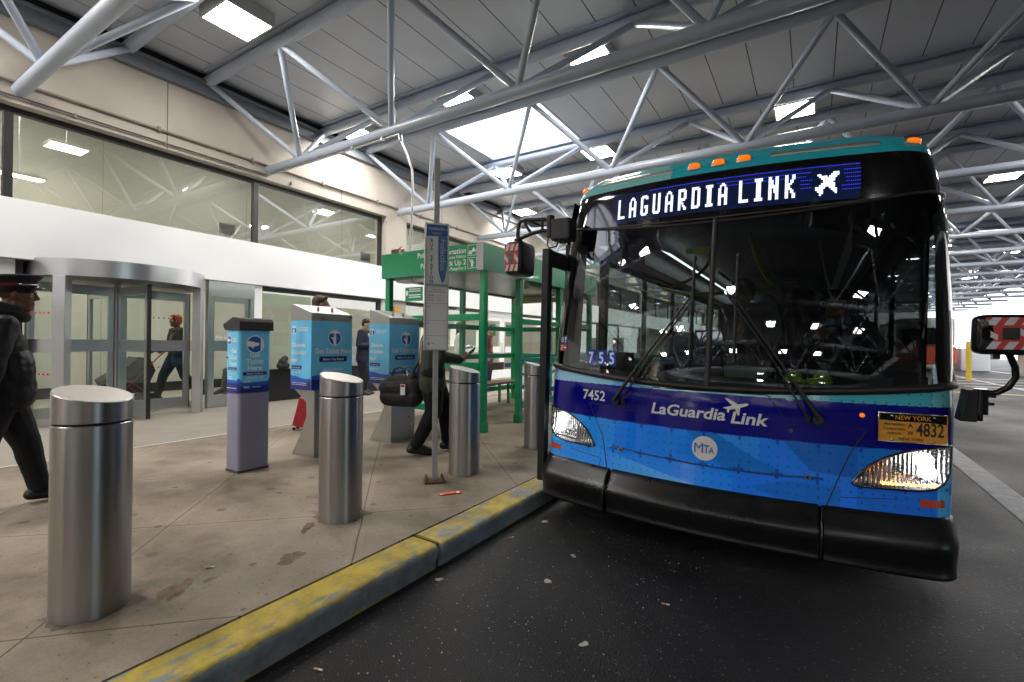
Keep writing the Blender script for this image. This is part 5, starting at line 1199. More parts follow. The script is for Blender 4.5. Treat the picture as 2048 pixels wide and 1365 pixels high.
# teal roof cap and roof
NF,NA,NS=50,20,8; _pc.clear()
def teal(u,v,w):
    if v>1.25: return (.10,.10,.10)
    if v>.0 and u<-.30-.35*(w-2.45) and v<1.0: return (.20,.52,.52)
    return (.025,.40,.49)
rows=[]
for w in (2.4465,2.47,2.50,2.525,2.55,2.575,2.60,2.62,2.64,2.655,2.67,2.68,2.69,2.695,2.70):
    p=plan(*bt(w),2.2,NF,NA,NS); p=np.vstack([p,[[p[-1][0],11.5]]])
    rows.append([(-a,b,w) for a,b in p[:0:-1]]+[(a,b,w) for a,b in p])
rows.append([(x*.0,max(y,1.3),2.705) for x,y,w in rows[-1]])
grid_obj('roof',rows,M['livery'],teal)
for u,w_ in ((-.152,2.503),(0,2.503),(.152,2.503),(-1.02,2.51),(1.02,2.51)):
    g=MB(); hw_=.040 if abs(u)<.5 else .05
    a=Vector(SH(u-.02,w_,0)); b=Vector(SH(u+.02,w_,0)); t_=(b-a).normalized(); c=Vector(SH(u,w_,.0)); up=(Vector(SH(u,w_+.03,0))-Vector(SH(u,w_-.03,0))).normalized(); n_=t_.cross(up)
    fb=lambda x,y,o:c+t_*x+up*y+n_*o
    def dome(hx,hy,d):
        vs=[];fs=[];nn=20;kk=5
        for j in range(kk):
            ph=PI/2*j/kk; 
            for i in range(nn):
                th=2*PI*i/nn; cx,sy_=math.cos(th),math.sin(th); ex=.55
                vs.append(fb(hx*math.copysign(abs(cx)**ex,cx)*math.cos(ph)**.6,hy*math.copysign(abs(sy_)**ex,sy_)*math.cos(ph)**.6,d*math.sin(ph)))
        vs.append(fb(0,0,d)); fs=[(j*nn+i,j*nn+(i+1)%nn,(j+1)*nn+(i+1)%nn,(j+1)*nn+i) for j in range(kk-1) for i in range(nn)]+[((kk-1)*nn+i,(kk-1)*nn+(i+1)%nn,len(vs)-1) for i in range(nn)]
        return vs,fs
    g.add(*dome(hw_+.006,.026,.012),0,True); ml=g.build('marker_light',M['alum'],bus)
    g=MB(); g.add(*dome(hw_,.021,.032),0,True); g.build('lens',M['amber'],ml)
for s in (-1,1):
    g=MB(); n=24
    for k in range(n):
        u0=.30+.56*k/n; u1=.30+.56*(k+1)/n
        for (wa,wb_,oa,ob) in ((2.495,2.505,.002,.009),(2.505,2.522,.009,.009),(2.522,2.532,.009,.002)):
            g.add([SH(s*u0,wa,oa),SH(s*u1,wa,oa),SH(s*u1,wb_,ob),SH(s*u0,wb_,ob)],[(0,1,2,3)])
    g.build('roof_slot',P('silver slot trim',(.34,.38,.36),.35,.6),bus)
# sides, floor, rear
M['busint']=P('dark bus interior',(.012,.012,.013),.7); M['busint2']=P('dark bus lining',(.008,.008,.009),.7)
def sidecol(u,v,w):
    if w>1.9: return (.025,.40,.49)
    return livery(-1.2 if u<0 else 1.05,v,w) if w<1.05 else (.06,.42,.52)
for s in (-1,1):
    va=1.5 if s<0 else 1.19
    rows=[[(s*1.212,va+(11.5-va)*i/60,.16+.96*j/40) for i in range(61)] for j in range(41)]; grid_obj('side_panel',rows,M['livery'],sidecol)
    rows=[[(s*(1.205-.065*j/6),(.62 if s<0 else 1.0)+(10.9)*i/20,2.06+.388*j/6) for i in range(21)] for j in range(7)]; grid_obj('upper_side',rows,M['gloss_black'])
    g=MB()
    for v in ([1.5,2.9,4.3,5.7,7.1,8.5,9.9,11.4] if s<0 else [1.3,2.9,4.3,5.7,7.1,8.5,9.9,11.4]): g.box(s*1.21-.03,s*1.21+.0,v-.05,v+.05,1.1,2.1)
    g.build('window_post',M['gloss_black'],bus)
    g=MB(); g.add([(s*1.2,va,1.12),(s*1.2,11.4,1.12),(s*1.2,11.4,2.07),(s*1.2,va,2.07)],[(0,1,2,3)]); g.build('side_window',GLASS('side glass',(.55,.62,.62),1.5) if s<0 else GLASS('shade tinted side glass',(.10,.11,.11),1.5),bus)  # road-side pane: darkness of the road outside is put into the tint
g=MB(); g.box(-1.19,1.19,.62,11.45,.17,.36); g.build('floor',M['busint'],bus)
g=MB(); g.box(-1.1,1.1,.75,11.4,2.40,2.43); g.build('inner_ceiling',M['busint2'],bus)
g=MB(); g.box(-1.2,1.2,11.45,11.52,.3,2.69); g.build('rear_wall',M['busint'],bus)
M['strip']=EMIT('saloon light strip',(.92,.97,1),.8)
for s in (-1,1):
    g=MB(); g.box(s*.98-.16,s*.98+.02,2.0,11,2.13,2.40); g.build('cove_panel',P('advert cove',(.01,.011,.013),.5),bus)
    if s>0: continue
    g=MB(); x=s*.80; g.add([(x-.05,2.2,2.30),(x+.05,2.2,2.26),(x+.05,10.8,2.26),(x-.05,10.8,2.30)],[(0,1,2,3)]); g.build('light_strip',M['strip'],bus)
# open front door leaf on the kerb side
g=MB(); g.box(-1.275,-1.215,.33,.40,.20,2.03); g.box(-1.262,-1.228,.40,.78,.20,.32); g.box(-1.262,-1.228,.40,.78,1.9,2.03); g.box(-1.262,-1.228,.74,.80,.32,1.9); do=g.build('front_door',M['black'],bus,bevel=.006)
g=MB(); g.add([(-1.245,.40,.32),(-1.245,.74,.32),(-1.245,.74,1.9),(-1.245,.40,1.9)],[(0,1,2,3)]); g.build('pane',M['glass_clear'],do)
g=MB(); g.box(-1.21,-1.16,1.42,1.5,.3,2.1); g.box(-1.20,-1.16,.60,.66,.3,2.1); g.build('door_post',M['black'],bus)
# dashboard, wheel, seat, fare machine, rails
g=MB(); g.prism([(.42,1.0),(.43,1.06),(.62,1.085),(.80,1.06),(.88,.95),(.84,.4),(.45,.4)],lambda a,b,s:(-1.1 if s==0 else 1.1,a,b)); g.build('dashboard',M['busint'],bus,bevel=.01)
g=MB(); g.prism([(.60,1.08),(.64,1.17),(.84,1.21),(.92,1.12),(.9,1.0),(.6,1.0)],lambda a,b,s:(.36 if s==0 else 1.08,a,b)); g.build('instrument_binnacle',M['black'],bus,bevel=.012)
g=MB(); c=Vector((.72,1.02,1.34)); ax=Vector((0,-.55,.83)).normalized(); e1=Vector((1,0,0)); e2=ax.cross(e1)
g.tube([c+e1*.235*math.cos(2*PI*i/40)+e2*.235*math.sin(2*PI*i/40) for i in range(40)],.013,8,0,True)
for a in (90,210,330): g.cyl(c,c+e1*.225*math.cos(math.radians(a))+e2*.225*math.sin(math.radians(a)),.010,n=8)
g.cyl(c-ax*.3,c+ax*.015,.045,n=16); g.build('steering_wheel',M['black'],bus)
g=MB(); g.box(.48,.96,1.45,1.92,.80,.92); g.box(.50,.94,1.88,1.99,.92,1.58); g.box(.58,.86,1.89,1.98,1.58,1.78); g.box(.62,.82,1.55,1.85,.36,.80); g.build('driver_seat',P('dark seat cloth',(.02,.022,.03),.85),bus,bevel=.03,seg=3)
g=MB(); g.box(-.30,-.05,1.10,1.40,.36,1.22); g.box(-.27,-.08,1.12,1.30,1.22,1.42); g.build('fare_box',M['black'],bus,bevel=.015)
g=MB(); g.box(.03,.29,.66,.675,1.0,1.165); g.build('dash_screen',P('pale green screen back',(.22,.34,.29),.3),bus,bevel=.004)
g=MB(); g.box(-.23,-.03,.56,.565,1.945,1.985); 
for k,x in enumerate((-.205,-.075)): g.box(x,x+.022,.554,.559,1.947,1.983,1)
g.build('visor_label',[P('yellow green label',(.5,.55,.03),.5),P('grey label',(.25,.33,.33),.5)],bus)
M['yrail']=P('yellow grab rail',(.62,.50,.02),.3,coat=.4)
for pts in ([(-.75,1.95,1.86),(-.55,1.85,1.80),(-.32,1.8,1.78),(-.12,1.85,1.79)],[(.02,2.1,2.38),(.08,2.05,2.15),(.17,2.0,1.95),(.24,1.95,1.84),(.05,1.8,1.80),(-.02,1.75,1.79)],[(-.45,3.4,2.2),(-.45,9,2.2)],[(-.30,2.0,2.38),(-.32,1.95,2.1),(-.45,1.9,1.95),(-.66,1.88,1.86)]):
    g=MB(); q=[Vector(p) for p in pts]; 
    sm=[]
    for i in range(len(q)-1):
        for k in range(6):
            t=k/6; p0=q[max(i-1,0)]; p1=q[i]; p2=q[i+1]; p3=q[min(i+2,len(q)-1)]
            sm.append(.5*((2*p1)+(-p0+p2)*t+(2*p0-5*p1+4*p2-p3)*t*t+(-p0+3*p1-3*p2+p3)*t**3))
    sm.append(q[-1]); g.tube(sm,.017,8); g.build('grab_rail',M['yrail'],bus)
sc=P('patterned seat',(.03,.04,.09),.8)
for k in range(5):
    for s in (-1,1):
        g=MB(); v=3.6+1.3*k; x0,x1=(s*1.12,s*.42) if s>0 else (-1.12,-.42); x0,x1=min(x0,x1),max(x0,x1); g.box(x0,x1,v,v+.45,.75,.84); g.box(x0,x1,v+.42,v+.52,.84,1.42); g.build('passenger_seat',sc,bus,bevel=.025)
# stickers low on the kerb-side pane
g=MB(); f=lambda a,b:SH(a,b,.0055)
rect_on(g,f,-1.125,-1.055,1.285,1.345,0,4); rect_on(g,f,-1.125,-1.055,1.225,1.283,1,4); f2=lambda a,b:SH(a,b,.0075)
for i,z in enumerate((1.325,1.310,1.297,1.265,1.250,1.237)): rect_on(g,f2,-1.120,-1.092,z,z+.006,2)
poly_on(g,f2,[(-1.077,1.292),(-1.071,1.292),(-1.071,1.322),(-1.062,1.322),(-1.074,1.340),(-1.086,1.322),(-1.077,1.322)],2); poly_on(g,f2,[(-1.088,1.25),(-1.073,1.25),(-1.073,1.241),(-1.060,1.254),(-1.073,1.267),(-1.073,1.258),(-1.088,1.258)],2)
g.build('window_sticker',[P('blue sticker',(.015,.08,.25),.4),P('red sticker',(.35,.03,.03),.4),M['white_txt']],bus)
# wipers
for s,ub,uarm in ((-1,-.108,-.122),(1,.146,.139)):
    piv=Vector(SH(s*.59,.902,.0)); g=MB(); g.cyl(piv,piv+Vector((0,-.05,0)),.032,.026,n=18); g.cyl(piv+Vector((s*-.05,0,.0)),piv+Vector((s*-.05,-.03,0)),.016,n=12); wp=g.build('wiper',M['black'],bus)
    for k,dz in ((0,0),(1,.0)):
        a=Vector(SH(s*(.59-.055*k),.905,.045)); b=Vector(SH(uarm+ (-.0 if k==0 else -s*.03),1.60,.05)); m1=Vector(SH(s*(.59-.055*k)*.55+uarm*.45,1.22,.06))
        g=MB(); g.tube([a,a.lerp(m1,.35)+Vector((0,-.012,0)),m1,b],[.016 if k==0 else .007,.012 if k==0 else .006,.008 if k==0 else .005,.006],8); g.build('wiper_arm',M['black'],wp)
    g=MB(); g.tube([SH(ub+.004*math.sin(i),1.20+.68*i/12,.012) for i in range(13)],.006,6); g.tube([SH(ub,1.20+.68*i/12,.026+.012*math.sin(PI*i/12)) for i in range(13)],.009,6)
    for w_ in (1.21,1.40,1.62,1.86): g.cyl(SH(ub,w_-.012,.03),SH(ub,w_+.012,.03),.013,n=8)
    g.build('wiper_blade',M['black'],wp)
# mirrors
def rbox(g,c,d,r,m=0,n=5,top=0):
    """rounded box by superellipsoid"""
    vs=[];fs=[];N=28;K=14;e=.32
    sg=lambda x,p:math.copysign(abs(x)**p,x)
    for j in range(1,K):
        ph=-PI/2+PI*j/K
        for i in range(N):
            th=2*PI*i/N; vs.append((c[0]+d[0]/2*sg(math.cos(ph),e)*sg(math.cos(th),e),c[1]+d[1]/2*sg(math.cos(ph),e)*sg(math.sin(th),e),c[2]+d[2]/2*sg(math.sin(ph),e)))
    vs+=[(c[0],c[1],c[2]-d[2]/2),(c[0],c[1],c[2]+d[2]/2)]; A=len(vs)-2
    fs=[(j*N+i,j*N+(i+1)%N,(j+1)*N+(i+1)%N,(j+1)*N+i) for j in range(K-2) for i in range(N)]+[(A,(i+1)%N,i) for i in range(N)]+[(A+1,(K-2)*N+i,(K-2)*N+(i+1)%N) for i in range(N)]
    g.add(vs,fs,m,True)
M['redrefl']=P('red reflective tape',(.50,.035,.03),.3); M['whtrefl']=P('silver reflective tape',(.55,.55,.56),.3)
def chevrons(g,f,w,h,hole):
    """red and white hazard sheet, w x h, with a dark centre patch"""
    rect_on(g,lambda a,b:f(a,b,.001),0,w,0,h,0,8)
    def stripe(pts): poly_on(g,lambda a,b:f(a,b,.002),pts,1)
    t=h*.24; sw=w*.2
    for k in range(2):       # top and bottom bands, slanted
        b0,b1=(0,t) if k==0 else (h-t,h)
        for q in range(3):
            a0=w*(.02+.36*q); stripe([(min(w,max(0,a0)),b0),(min(w,a0+sw),b0),(min(w,a0+sw+.13*w),b1),(min(w,a0+.13*w),b1)])
    for k in range(2):       # side bands
        a0,a1=(0,w*.27) if k==0 else (w*.73,w)
        stripe([(a0,h*.66),(a0,h*.45),(a1,h*.28),(a1,h*.45)])
    rect_on(g,lambda a,b:f(a,b,.0032),hole[0]*w,hole[1]*w,hole[2]*h,hole[3]*h,2)
# road side
cM=(1.345,.30,1.39); g=MB(); rbox(g,cM,(.215,.13,.20),.03); mr=g.build('mirror',M['gloss_black'],bus)
g=MB(); chevrons(g,lambda a,b,o:(1.272+a,.2345-o+.022*((a-.09)/.09)**2*.2,1.318+b),.168,.155,(.36,.72,.30,.68)); g.build('hazard_tape',[M['redrefl'],M['whtrefl'],M['black']],mr)
g=MB(); g.tube([(1.29,.34,1.09),(1.345,.34,1.10),(1.385,.34,1.13),(1.408,.335,1.18),(1.405,.33,1.23),(1.385,.32,1.28),(1.37,.31,1.31)],.015,10); g.cyl((1.285,.34,.985),(1.285,.34,1.115),.03,n=16); g.cyl((1.285,.34,.95),(1.285,.34,.985),.012,n=8); g.cyl((1.30,.34,1.04),(1.335,.34,1.04),.008,n=8); g.cyl((1.30,.34,1.08),(1.34,.33,1.08),.008,n=8); g.cyl((1.33,.3,1.27),(1.33,.3,1.30),.014,n=10); g.build('mirror_arm',M['gloss_black'],mr)
g=MB(); g.add([(1.20,.30,.945),(1.27,.31,.945),(1.27,.31,1.108),(1.225,.30,1.108),(1.20,.42,.945),(1.27,.40,.945),(1.27,.40,1.108),(1.225,.42,1.108)],[(0,1,2,3),(4,7,6,5),(0,4,5,1),(1,5,6,2),(2,6,7,3),(3,7,4,0)]); g.build('mirror_bracket',M['black'],mr,bevel=.006)
# kerb side
cM=(-1.50,.37,1.965); g=MB(); rbox(g,cM,(.165,.25,.275),.04); ml_=g.build('mirror',M['black'],bus)
g=MB(); chevrons(g,lambda a,b,o:(-1.572+a,.2445-o,1.855+b),.128,.215,(.34,.62,.25,.76)); g.build('hazard_tape',[M['redrefl'],M['whtrefl'],P('grey patch',(.09,.09,.095),.5)],ml_)
g=MB(); top=2.275; g.tube([(-1.50,.33,2.10),(-1.505,.33,2.16),(-1.50,.33,2.235),(-1.48,.33,2.268),(-1.44,.33,2.275),(-1.26,.345,2.262),(-1.20,.345,2.245),(-1.195,.345,2.14)],.016,10)
g.tube([(-1.50,.33,2.125),(-1.36,.335,2.165),(-1.27,.34,2.175),(-1.20,.345,2.155)],.016,10); g.tube([(-1.45,.33,2.27),(-1.42,.33,2.215),(-1.385,.335,2.165)],.013,8); g.cyl((-1.285,.34,2.265),(-1.285,.34,2.175),.011,n=8); g.cyl((-1.50,.33,2.09),(-1.50,.33,2.125),.034,n=14)
g.cyl((-1.215,.345,2.115),(-1.215,.345,2.285),.03,n=16); g.build('mirror_arm',M['black'],ml_)
g=MB(); g.box(-1.19,-1.03,.30,.45,2.08,2.25); g.build('mirror_bracket',M['black'],ml_,bevel=.015)
g=MB(); g.tube([(-1.215,.32,2.12),(-1.215,.30,2.05),(-1.19,.29,2.02),(-1.13,.29,2.03),(-1.11,.31,2.09)],.006,6); g.build('mirror_cable',M['black'],ml_)
# wheels
tyre=P('tyre rubber',(.015,.015,.015),.8); rimm=P('wheel rim',(.3,.3,.3),.4,.8)
for v in (2.35,8.6):
    for s in (-1,1):
        g=MB(); prof=[(.30,-.13),(.44,-.13),(.475,-.10),(.475,.10),(.44,.13),(.30,.13)]; vs=[];n=32
        for r,z in prof:
            for i in range(n): t=2*PI*i/n; vs.append((s*1.04+z,v+r*math.cos(t),.475+r*math.sin(t)))
        g.add(vs,[(j*n+i,j*n+(i+1)%n,(j+1)*n+(i+1)%n,(j+1)*n+i) for j in range(5) for i in range(n)],0,True); wh=g.build('wheel',tyre,bus)
        g=MB(); g.cyl((s*1.04-.09,v,.475),(s*1.04+.09,v,.475),.30,n=28); g.build('rim',rimm,wh)
BMX=Matrix.Translation((-.58,3.0,0))@Matrix.Rotation(math.radians(1.089),4,'Y')
# number cards on the dashboard
ns=thing('number_sign','three blue and white number cards standing on the bus dashboard','number sign',BMX@Vector((-.86,.60,1.09)))
ns.rotation_euler=(0,math.radians(1.089),math.radians(-14))
for k,ch in enumerate('755'):
    g=MB(); x=-.10+.10*k; g.box(x-.036,x+.036,-.008,.008,0.03,.15,0); text_on(g,lambda a,b:(a,-.0095,b),ch,x,.045,.125,1,bold=.02,width=.045); g.build('number_card',[P('card blue',(.03,.08,.55),.4,emis=(.03,.08,.6),es=.12),P('card white',(.75,.78,.85),.4,emis=(.8,.85,1),es=.25)],ns)
g=MB(); g.box(-.15,.17,-.02,.02,0,.028); g.box(.145,.26,-.02,.05,0,.14); g.build('card_holder',M['black'],ns)
def crumple(name,label,cat,c,s,col,seed):
    r=random.Random(seed); g=MB()
    for k in range(2):
        vs=[];n=14;m_=8
        for j in range(m_):
            for i in range(n):
                a=2*PI*i/n; q=s*(1-j/m_*.75); vs.append(Vector((c[0]+(k-.5)*s*1.9+q*math.cos(a)*(.8+.4*r.random())+ (k-.5)*.5*s*j/m_,c[1]+q*.6*math.sin(a)*(.8+.4*r.random()),c[2]+s*1.3*j/m_+.2*s*r.random())))
        g.add(vs,[(j*n+i,j*n+(i+1)%n,(j+1)*n+(i+1)%n,(j+1)*n+i) for j in range(m_-1) for i in range(n)]+[tuple(range((m_-1)*n,m_*n))],0,False)
    g.v=[tuple(BMX@Vector(v)) for v in g.v]
    o=g.build(name,col); tag(o,label,cat); return o
crumple('safety_vest','crumpled lime safety vest on the bus dashboard in front of the driver','safety vest',(.53,.55,1.07),.07,P('lime fabric',(.38,.62,.06),.7),3)
crumple('green_bag','crumpled green bag on the dashboard beside the number cards','bag',(-.60,.62,1.08),.055,P('green plastic',(.06,.30,.05),.5),5)
# ================================================================== people
wr_tex=bpy.data.textures.new('cloth folds','CLOUDS'); wr_tex.noise_scale=.09; wr_tex.noise_depth=2
def soft(o,vox,smooth=3,disp=0):
    m=o.modifiers.new('remesh','REMESH'); m.mode='VOXEL'; m.voxel_size=vox; m.use_smooth_shade=True
    s=o.modifiers.new('smooth','SMOOTH'); s.iterations=smooth; s.factor=.5
    if disp:
        d=o.modifiers.new('folds','DISPLACE'); d.texture=wr_tex; d.strength=disp; d.mid_level=.5; d.texture_coords='LOCAL'
    return o
V=Vector
def hand_bits(g,W,d,n,side,curl=.5,s=1.0,spread=0):
    d=V(d).normalized(); n=V(n); n=(n-d*n.dot(d)).normalized(); l=d.cross(n)*side
    W=V(W)
    for k in (-1,1): g.cone(W+d*.01*s,.022*s,W+d*.075*s+l*.020*k*s,.0165*s)
    g.cone(W+d*.03*s,.02*s,W+d*.078*s,.018*s)
    for i,L in enumerate((.070,.079,.073,.058)):
        p=W+d*.082*s+l*(.030-.0195*i)*s; a=.15; r=.0088
        for k,f in enumerate((.45,.31,.24)):
            a+=curl*(.8 if k else .7); q=p+(d*math.cos(a)+n*math.sin(a)+l*spread*(1.5-i)*.1)*L*f*s; g.cone(p,(r-.0006*k)*s,q,(r-.0012-.0006*k)*s,0,8); p=q
    p=W+d*.028*s+l*.026*s
    for k,(f,v) in enumerate(((.042,d*.65+l*.7+n*.35),(.030,d*.8+l*.15+n*.55),(.024,d*.8-l*.1+n*.6))):
        q=p+V(v).normalized()*f*s; g.cone(p,(.0125-.0015*k)*s,q,(.011-.0015*k)*s,0,8); p=q
def head_frame(c,yaw,pitch,tilt=0):
    return Matrix.Translation(V(c))@Matrix.Rotation(yaw,4,'Z')@Matrix.Rotation(pitch,4,'X')@Matrix.Rotation(tilt,4,'Y')
def head_bits(g,F,s=1.0):
    R=F.to_3x3(); P_=lambda x,y,z:F@V((x*s,y*s,z*s))
    E=lambda c,r:g.sphere(P_(*c),tuple(q*s for q in r),0,20,12,R)
    E((0,-.014,.035),(.074,.094,.088)); E((0,.012,-.02),(.064,.078,.085)); E((0,.038,-.055),(.050,.050,.058))
    g.cone(P_(0,.066,-.092),.022*s,P_(0,.045,-.085),.034*s)                     # chin
    g.cone(P_(-.05,-.0,-.07),.022*s,P_(-.012,.058,-.095),.022*s); g.cone(P_(.05,-.0,-.07),.022*s,P_(.012,.058,-.095),.022*s)   # jaw line
    g.cone(P_(-.034,.074,.026),.014*s,P_(.034,.074,.026),.014*s); g.cone(P_(0,.083,.02),.010*s,P_(0,.104,-.022),.0125*s)       # brow, nose
    g.cone(P_(-.012,.094,-.028),.009*s,P_(.012,.094,-.028),.009*s)
    g.cone(P_(-.04,.05,-.015),.022*s,P_(-.036,.058,-.02),.02*s); g.cone(P_(.04,.05,-.015),.022*s,P_(.036,.058,-.02),.02*s)       # cheeks
    g.cone(P_(-.017,.083,-.055),.0075*s,P_(.017,.083,-.055),.0075*s); g.cone(P_(-.015,.081,-.069),.008*s,P_(.015,.081,-.069),.008*s)  # lips
    for k in (-1,1): E((k*.074,-.008,-.008),(.010,.020,.032))
def face_bits(root,F,s=1.0,lip=(.16,.05,.04),glasses=False,brow=(.02,.015,.012)):
    P_=lambda x,y,z:F@V((x*s,y*s,z*s)); R=F.to_3x3()
    g=MB()
    for k in (-1,1): g.sphere(P_(k*.031,.0725,.008),(.0125*s,.009*s,.0075*s),0,12,8,R); g.sphere(P_(k*.031,.080,.008),(.0055*s,.003*s,.0055*s),1,10,6,R)
    g.build('eyes',[EYEW,EYED],root)
    g=MB(); g.cone(P_(-.018,.089,-.0615),.0035*s,P_(.018,.089,-.0615),.0035*s,0,8); g.build('mouth',P('lip',lip,.5),root)
    g=MB()
    for k in (-1,1): g.cone(P_(k*.018,.089,.032),.0035*s,P_(k*.046,.077,.034),.003*s,0,8)
    g.build('eyebrows',P('brow',brow,.8),root)
    if glasses:
        g=MB()
        for k in (-1,1):
            g.tube([P_(k*.034+.024*math.cos(2*PI*i/20),.098-.004*abs(math.cos(2*PI*i/20)),.004+.018*math.sin(2*PI*i/20)) for i in range(20)],.0022*s,6,0,True)
            g.tube([P_(k*.057,.094,.010),P_(k*.077,.03,.012),P_(k*.078,-.01,.004)],.002*s,6)
        g.tube([P_(-.011,.1,.006),P_(0,.104,.009),P_(.011,.1,.006)],.002*s,6); g.build('glasses',M['gloss_black'],root)
EYEW=P('eye white',(.6,.58,.55),.3); EYED=P('iris',(.03,.018,.01),.2)
def skin(c): return P('skin',c,.5,0,.4,var=.10,vscale=30,bump=.08,bscale=180,bdist=.002)
def cloth(name,c,rough=.85,b=.25,sc=260,var=.12,spec=.3): return P(name,c,rough,0,spec,var=var,vscale=5,bump=b,bscale=sc,bdist=.002)
STAND=dict(pel=(0,0,.90),chest=(0,0,1.22),neck=(0,.0,1.42),head=(0,.035,1.565),
 shR=(.185,0,1.37),elR=(.23,-.02,1.09),wrR=(.235,.05,.84),shL=(-.185,0,1.37),elL=(-.23,-.02,1.09),wrL=(-.235,.05,.84),
 hipR=(.09,0,.88),knR=(.10,.02,.49),anR=(.10,-.02,.085),toR=(.115,.13,.03),hipL=(-.09,0,.88),knL=(-.10,.02,.49),anL=(-.10,-.02,.085),toL=(-.115,.13,.03),
 hnR=None,hnL=None,hdR=None,hdL=None)
def person(label,loc,face,pose={},skinc=(.35,.2,.13),top=None,legs=None,shoe=None,hair=None,scale=1.0,yaw=0,pitch=0,vox=.008,hem=.80,curl=.5,glasses=False,build=1.0,parent_mat=None,sleeve=1.0,fold=.012,hairlen=0,collar=True,detail=True,group=None):
    J=dict(STAND); J.update(pose); J={k:(V(v) if v is not None else None) for k,v in J.items()}
    t=thing('person',label,'person',loc,math.atan2(-face[0],face[1]),group); t.scale=(scale,)*3
    if parent_mat is not None: t.matrix_world=parent_mat
    B=build
    # the body: one continuous surface
    g=MB(); F=head_frame(J['head'],yaw,pitch); head_bits(g,F)
    hb=F@V((0,-.02,-.06)); g.cone(J['neck']-V((0,0,.05)),.062,hb,.052)
    g.cone(J['chest'],.115*B,J['pel'],.11*B); 
    for s in 'RL':
        g.cone(J['sh'+s],.055*B,J['chest']+V((0,0,.02)),.09*B); g.cone(J['neck']-V((0,0,.05)),.05,J['sh'+s],.048)
        g.cone(J['sh'+s],.050*B,J['el'+s],.040*B); g.cone(J['el'+s],.040*B,J['wr'+s],.026)
        d=J['hd'+s] if J['hd'+s] is not None else (J['wr'+s]-J['el'+s]); n=J['hn'+s] if J['hn'+s] is not None else V((-1 if s=='R' else 1,0,0))
        hand_bits(g,J['wr'+s],d,n,(1 if s=='R' else -1),curl)
        g.cone(J['pel'],.10*B,J['hip'+s],.09*B); g.cone(J['hip'+s],.085*B,J['kn'+s],.055*B); g.cone(J['kn'+s],.053*B,J['an'+s],.036)
        g.cone(J['an'+s],.036,J['to'+s],.026)
    o=g.build('body',skin(skinc),t); soft(o,min(vox,.0055) if detail else vox,2)
    if detail: face_bits(t,F,glasses=glasses)
    # trousers
    g=MB()
    for s in 'RL':
        k=.012; g.cone(J['pel'],(.118+k)*B,J['hip'+s],(.10+k)*B); g.cone(J['hip'+s],(.10+k)*B,J['kn'+s],(.066+k)*B); g.cone(J['kn'+s],(.064+k)*B,J['an'+s]+(J['kn'+s]-J['an'+s])*.05,.055+k*.5)
    soft(g.build('trousers',legs,t),vox,3,fold*.8)
    # top: torso, hem and sleeves
    g=MB(); hz=V((J['pel'].x,J['pel'].y,hem))
    w=V((.055*B,0,0))
    for k in (-1,1):
        g.cone(J['chest']+w*k*1.1+V((0,0,.03)),.108*B,J['pel']+w*k+V((0,0,.04)),.112*B); g.cone(J['pel']+w*k+V((0,0,.04)),.114*B,hz+w*k*1.25,.122*B)
    for s in 'RL':
        g.cone(J['neck']-V((0,0,.055)),.060*B,J['sh'+s],.064*B); g.cone(J['sh'+s],.066*B,J['chest'],.10*B); g.cone(J['sh'+s],.066*B,J['el'+s],.055*B); g.cone(J['el'+s],.055*B,J['wr'+s]+(J['el'+s]-J['wr'+s])*(1-sleeve),.042*B)
    o=g.build('top',top,t); soft(o,vox,3,fold)
    if collar:
        g=MB(); g.tube([J['neck']+V((.062*math.cos(a),.062*math.sin(a)+.004,-.02-.025*math.sin(a))) for a in [2*PI*i/18 for i in range(18)]],.020,8,0,True); soft(g.build('collar',top,t),.008,2)
    for s in 'RL':
        g=MB(); a=J['an'+s]; b=J['to'+s]; dv=(b-a); dv.z=0; dv.normalize(); base=V((0,0,-.045))
        hl=a-dv*.05+V((0,0,-.03)); g.cone(hl,.040,a+V((0,0,.02)),.046); g.cone(hl,.040,b,.036); g.cone(b,.036,b+dv*.05,.030); g.cone(a+V((0,0,.01)),.045,b+V((0,0,.012)),.034)
        soft(g.build('shoe',shoe,t),.007,2)
    if hair is not None:
        g=MB(); R=F.to_3x3(); Eh=lambda c,r:g.sphere(F@V(c),r,0,20,12,R)
        Eh((0,-.026,.052),(.081,.094,.084)); Eh((0,-.05,.01),(.076,.068,.085))
        g.cone(F@V((-.045,.045,.098)),.028,F@V((.045,.045,.098)),.028)
        if hairlen:
            for k in (-1,0,1): g.cone(F@V((k*.045,-.06,.0)),.045,F@V((k*.05,-.075,-hairlen)),.028)
            for k in (-1,1): g.cone(F@V((k*.07,-.01,.03)),.026,F@V((k*.07,.0,-hairlen*.8)),.018)
        soft(g.build('hair',hair,t),.007,1,.010)
    return t,J,F
black_cl=cloth('black cloth',(.012,.012,.015)); navy=cloth('navy wool',(.018,.022,.045)); dk=cloth('dark trousers',(.010,.010,.013)); shoeb=P('black leather',(.012,.011,.011),.35)
M['leather']=P('black leather jacket',(.008,.008,.011),.48,0,.3,var=.2,vscale=5,bump=.3,bscale=60,bdist=.003)
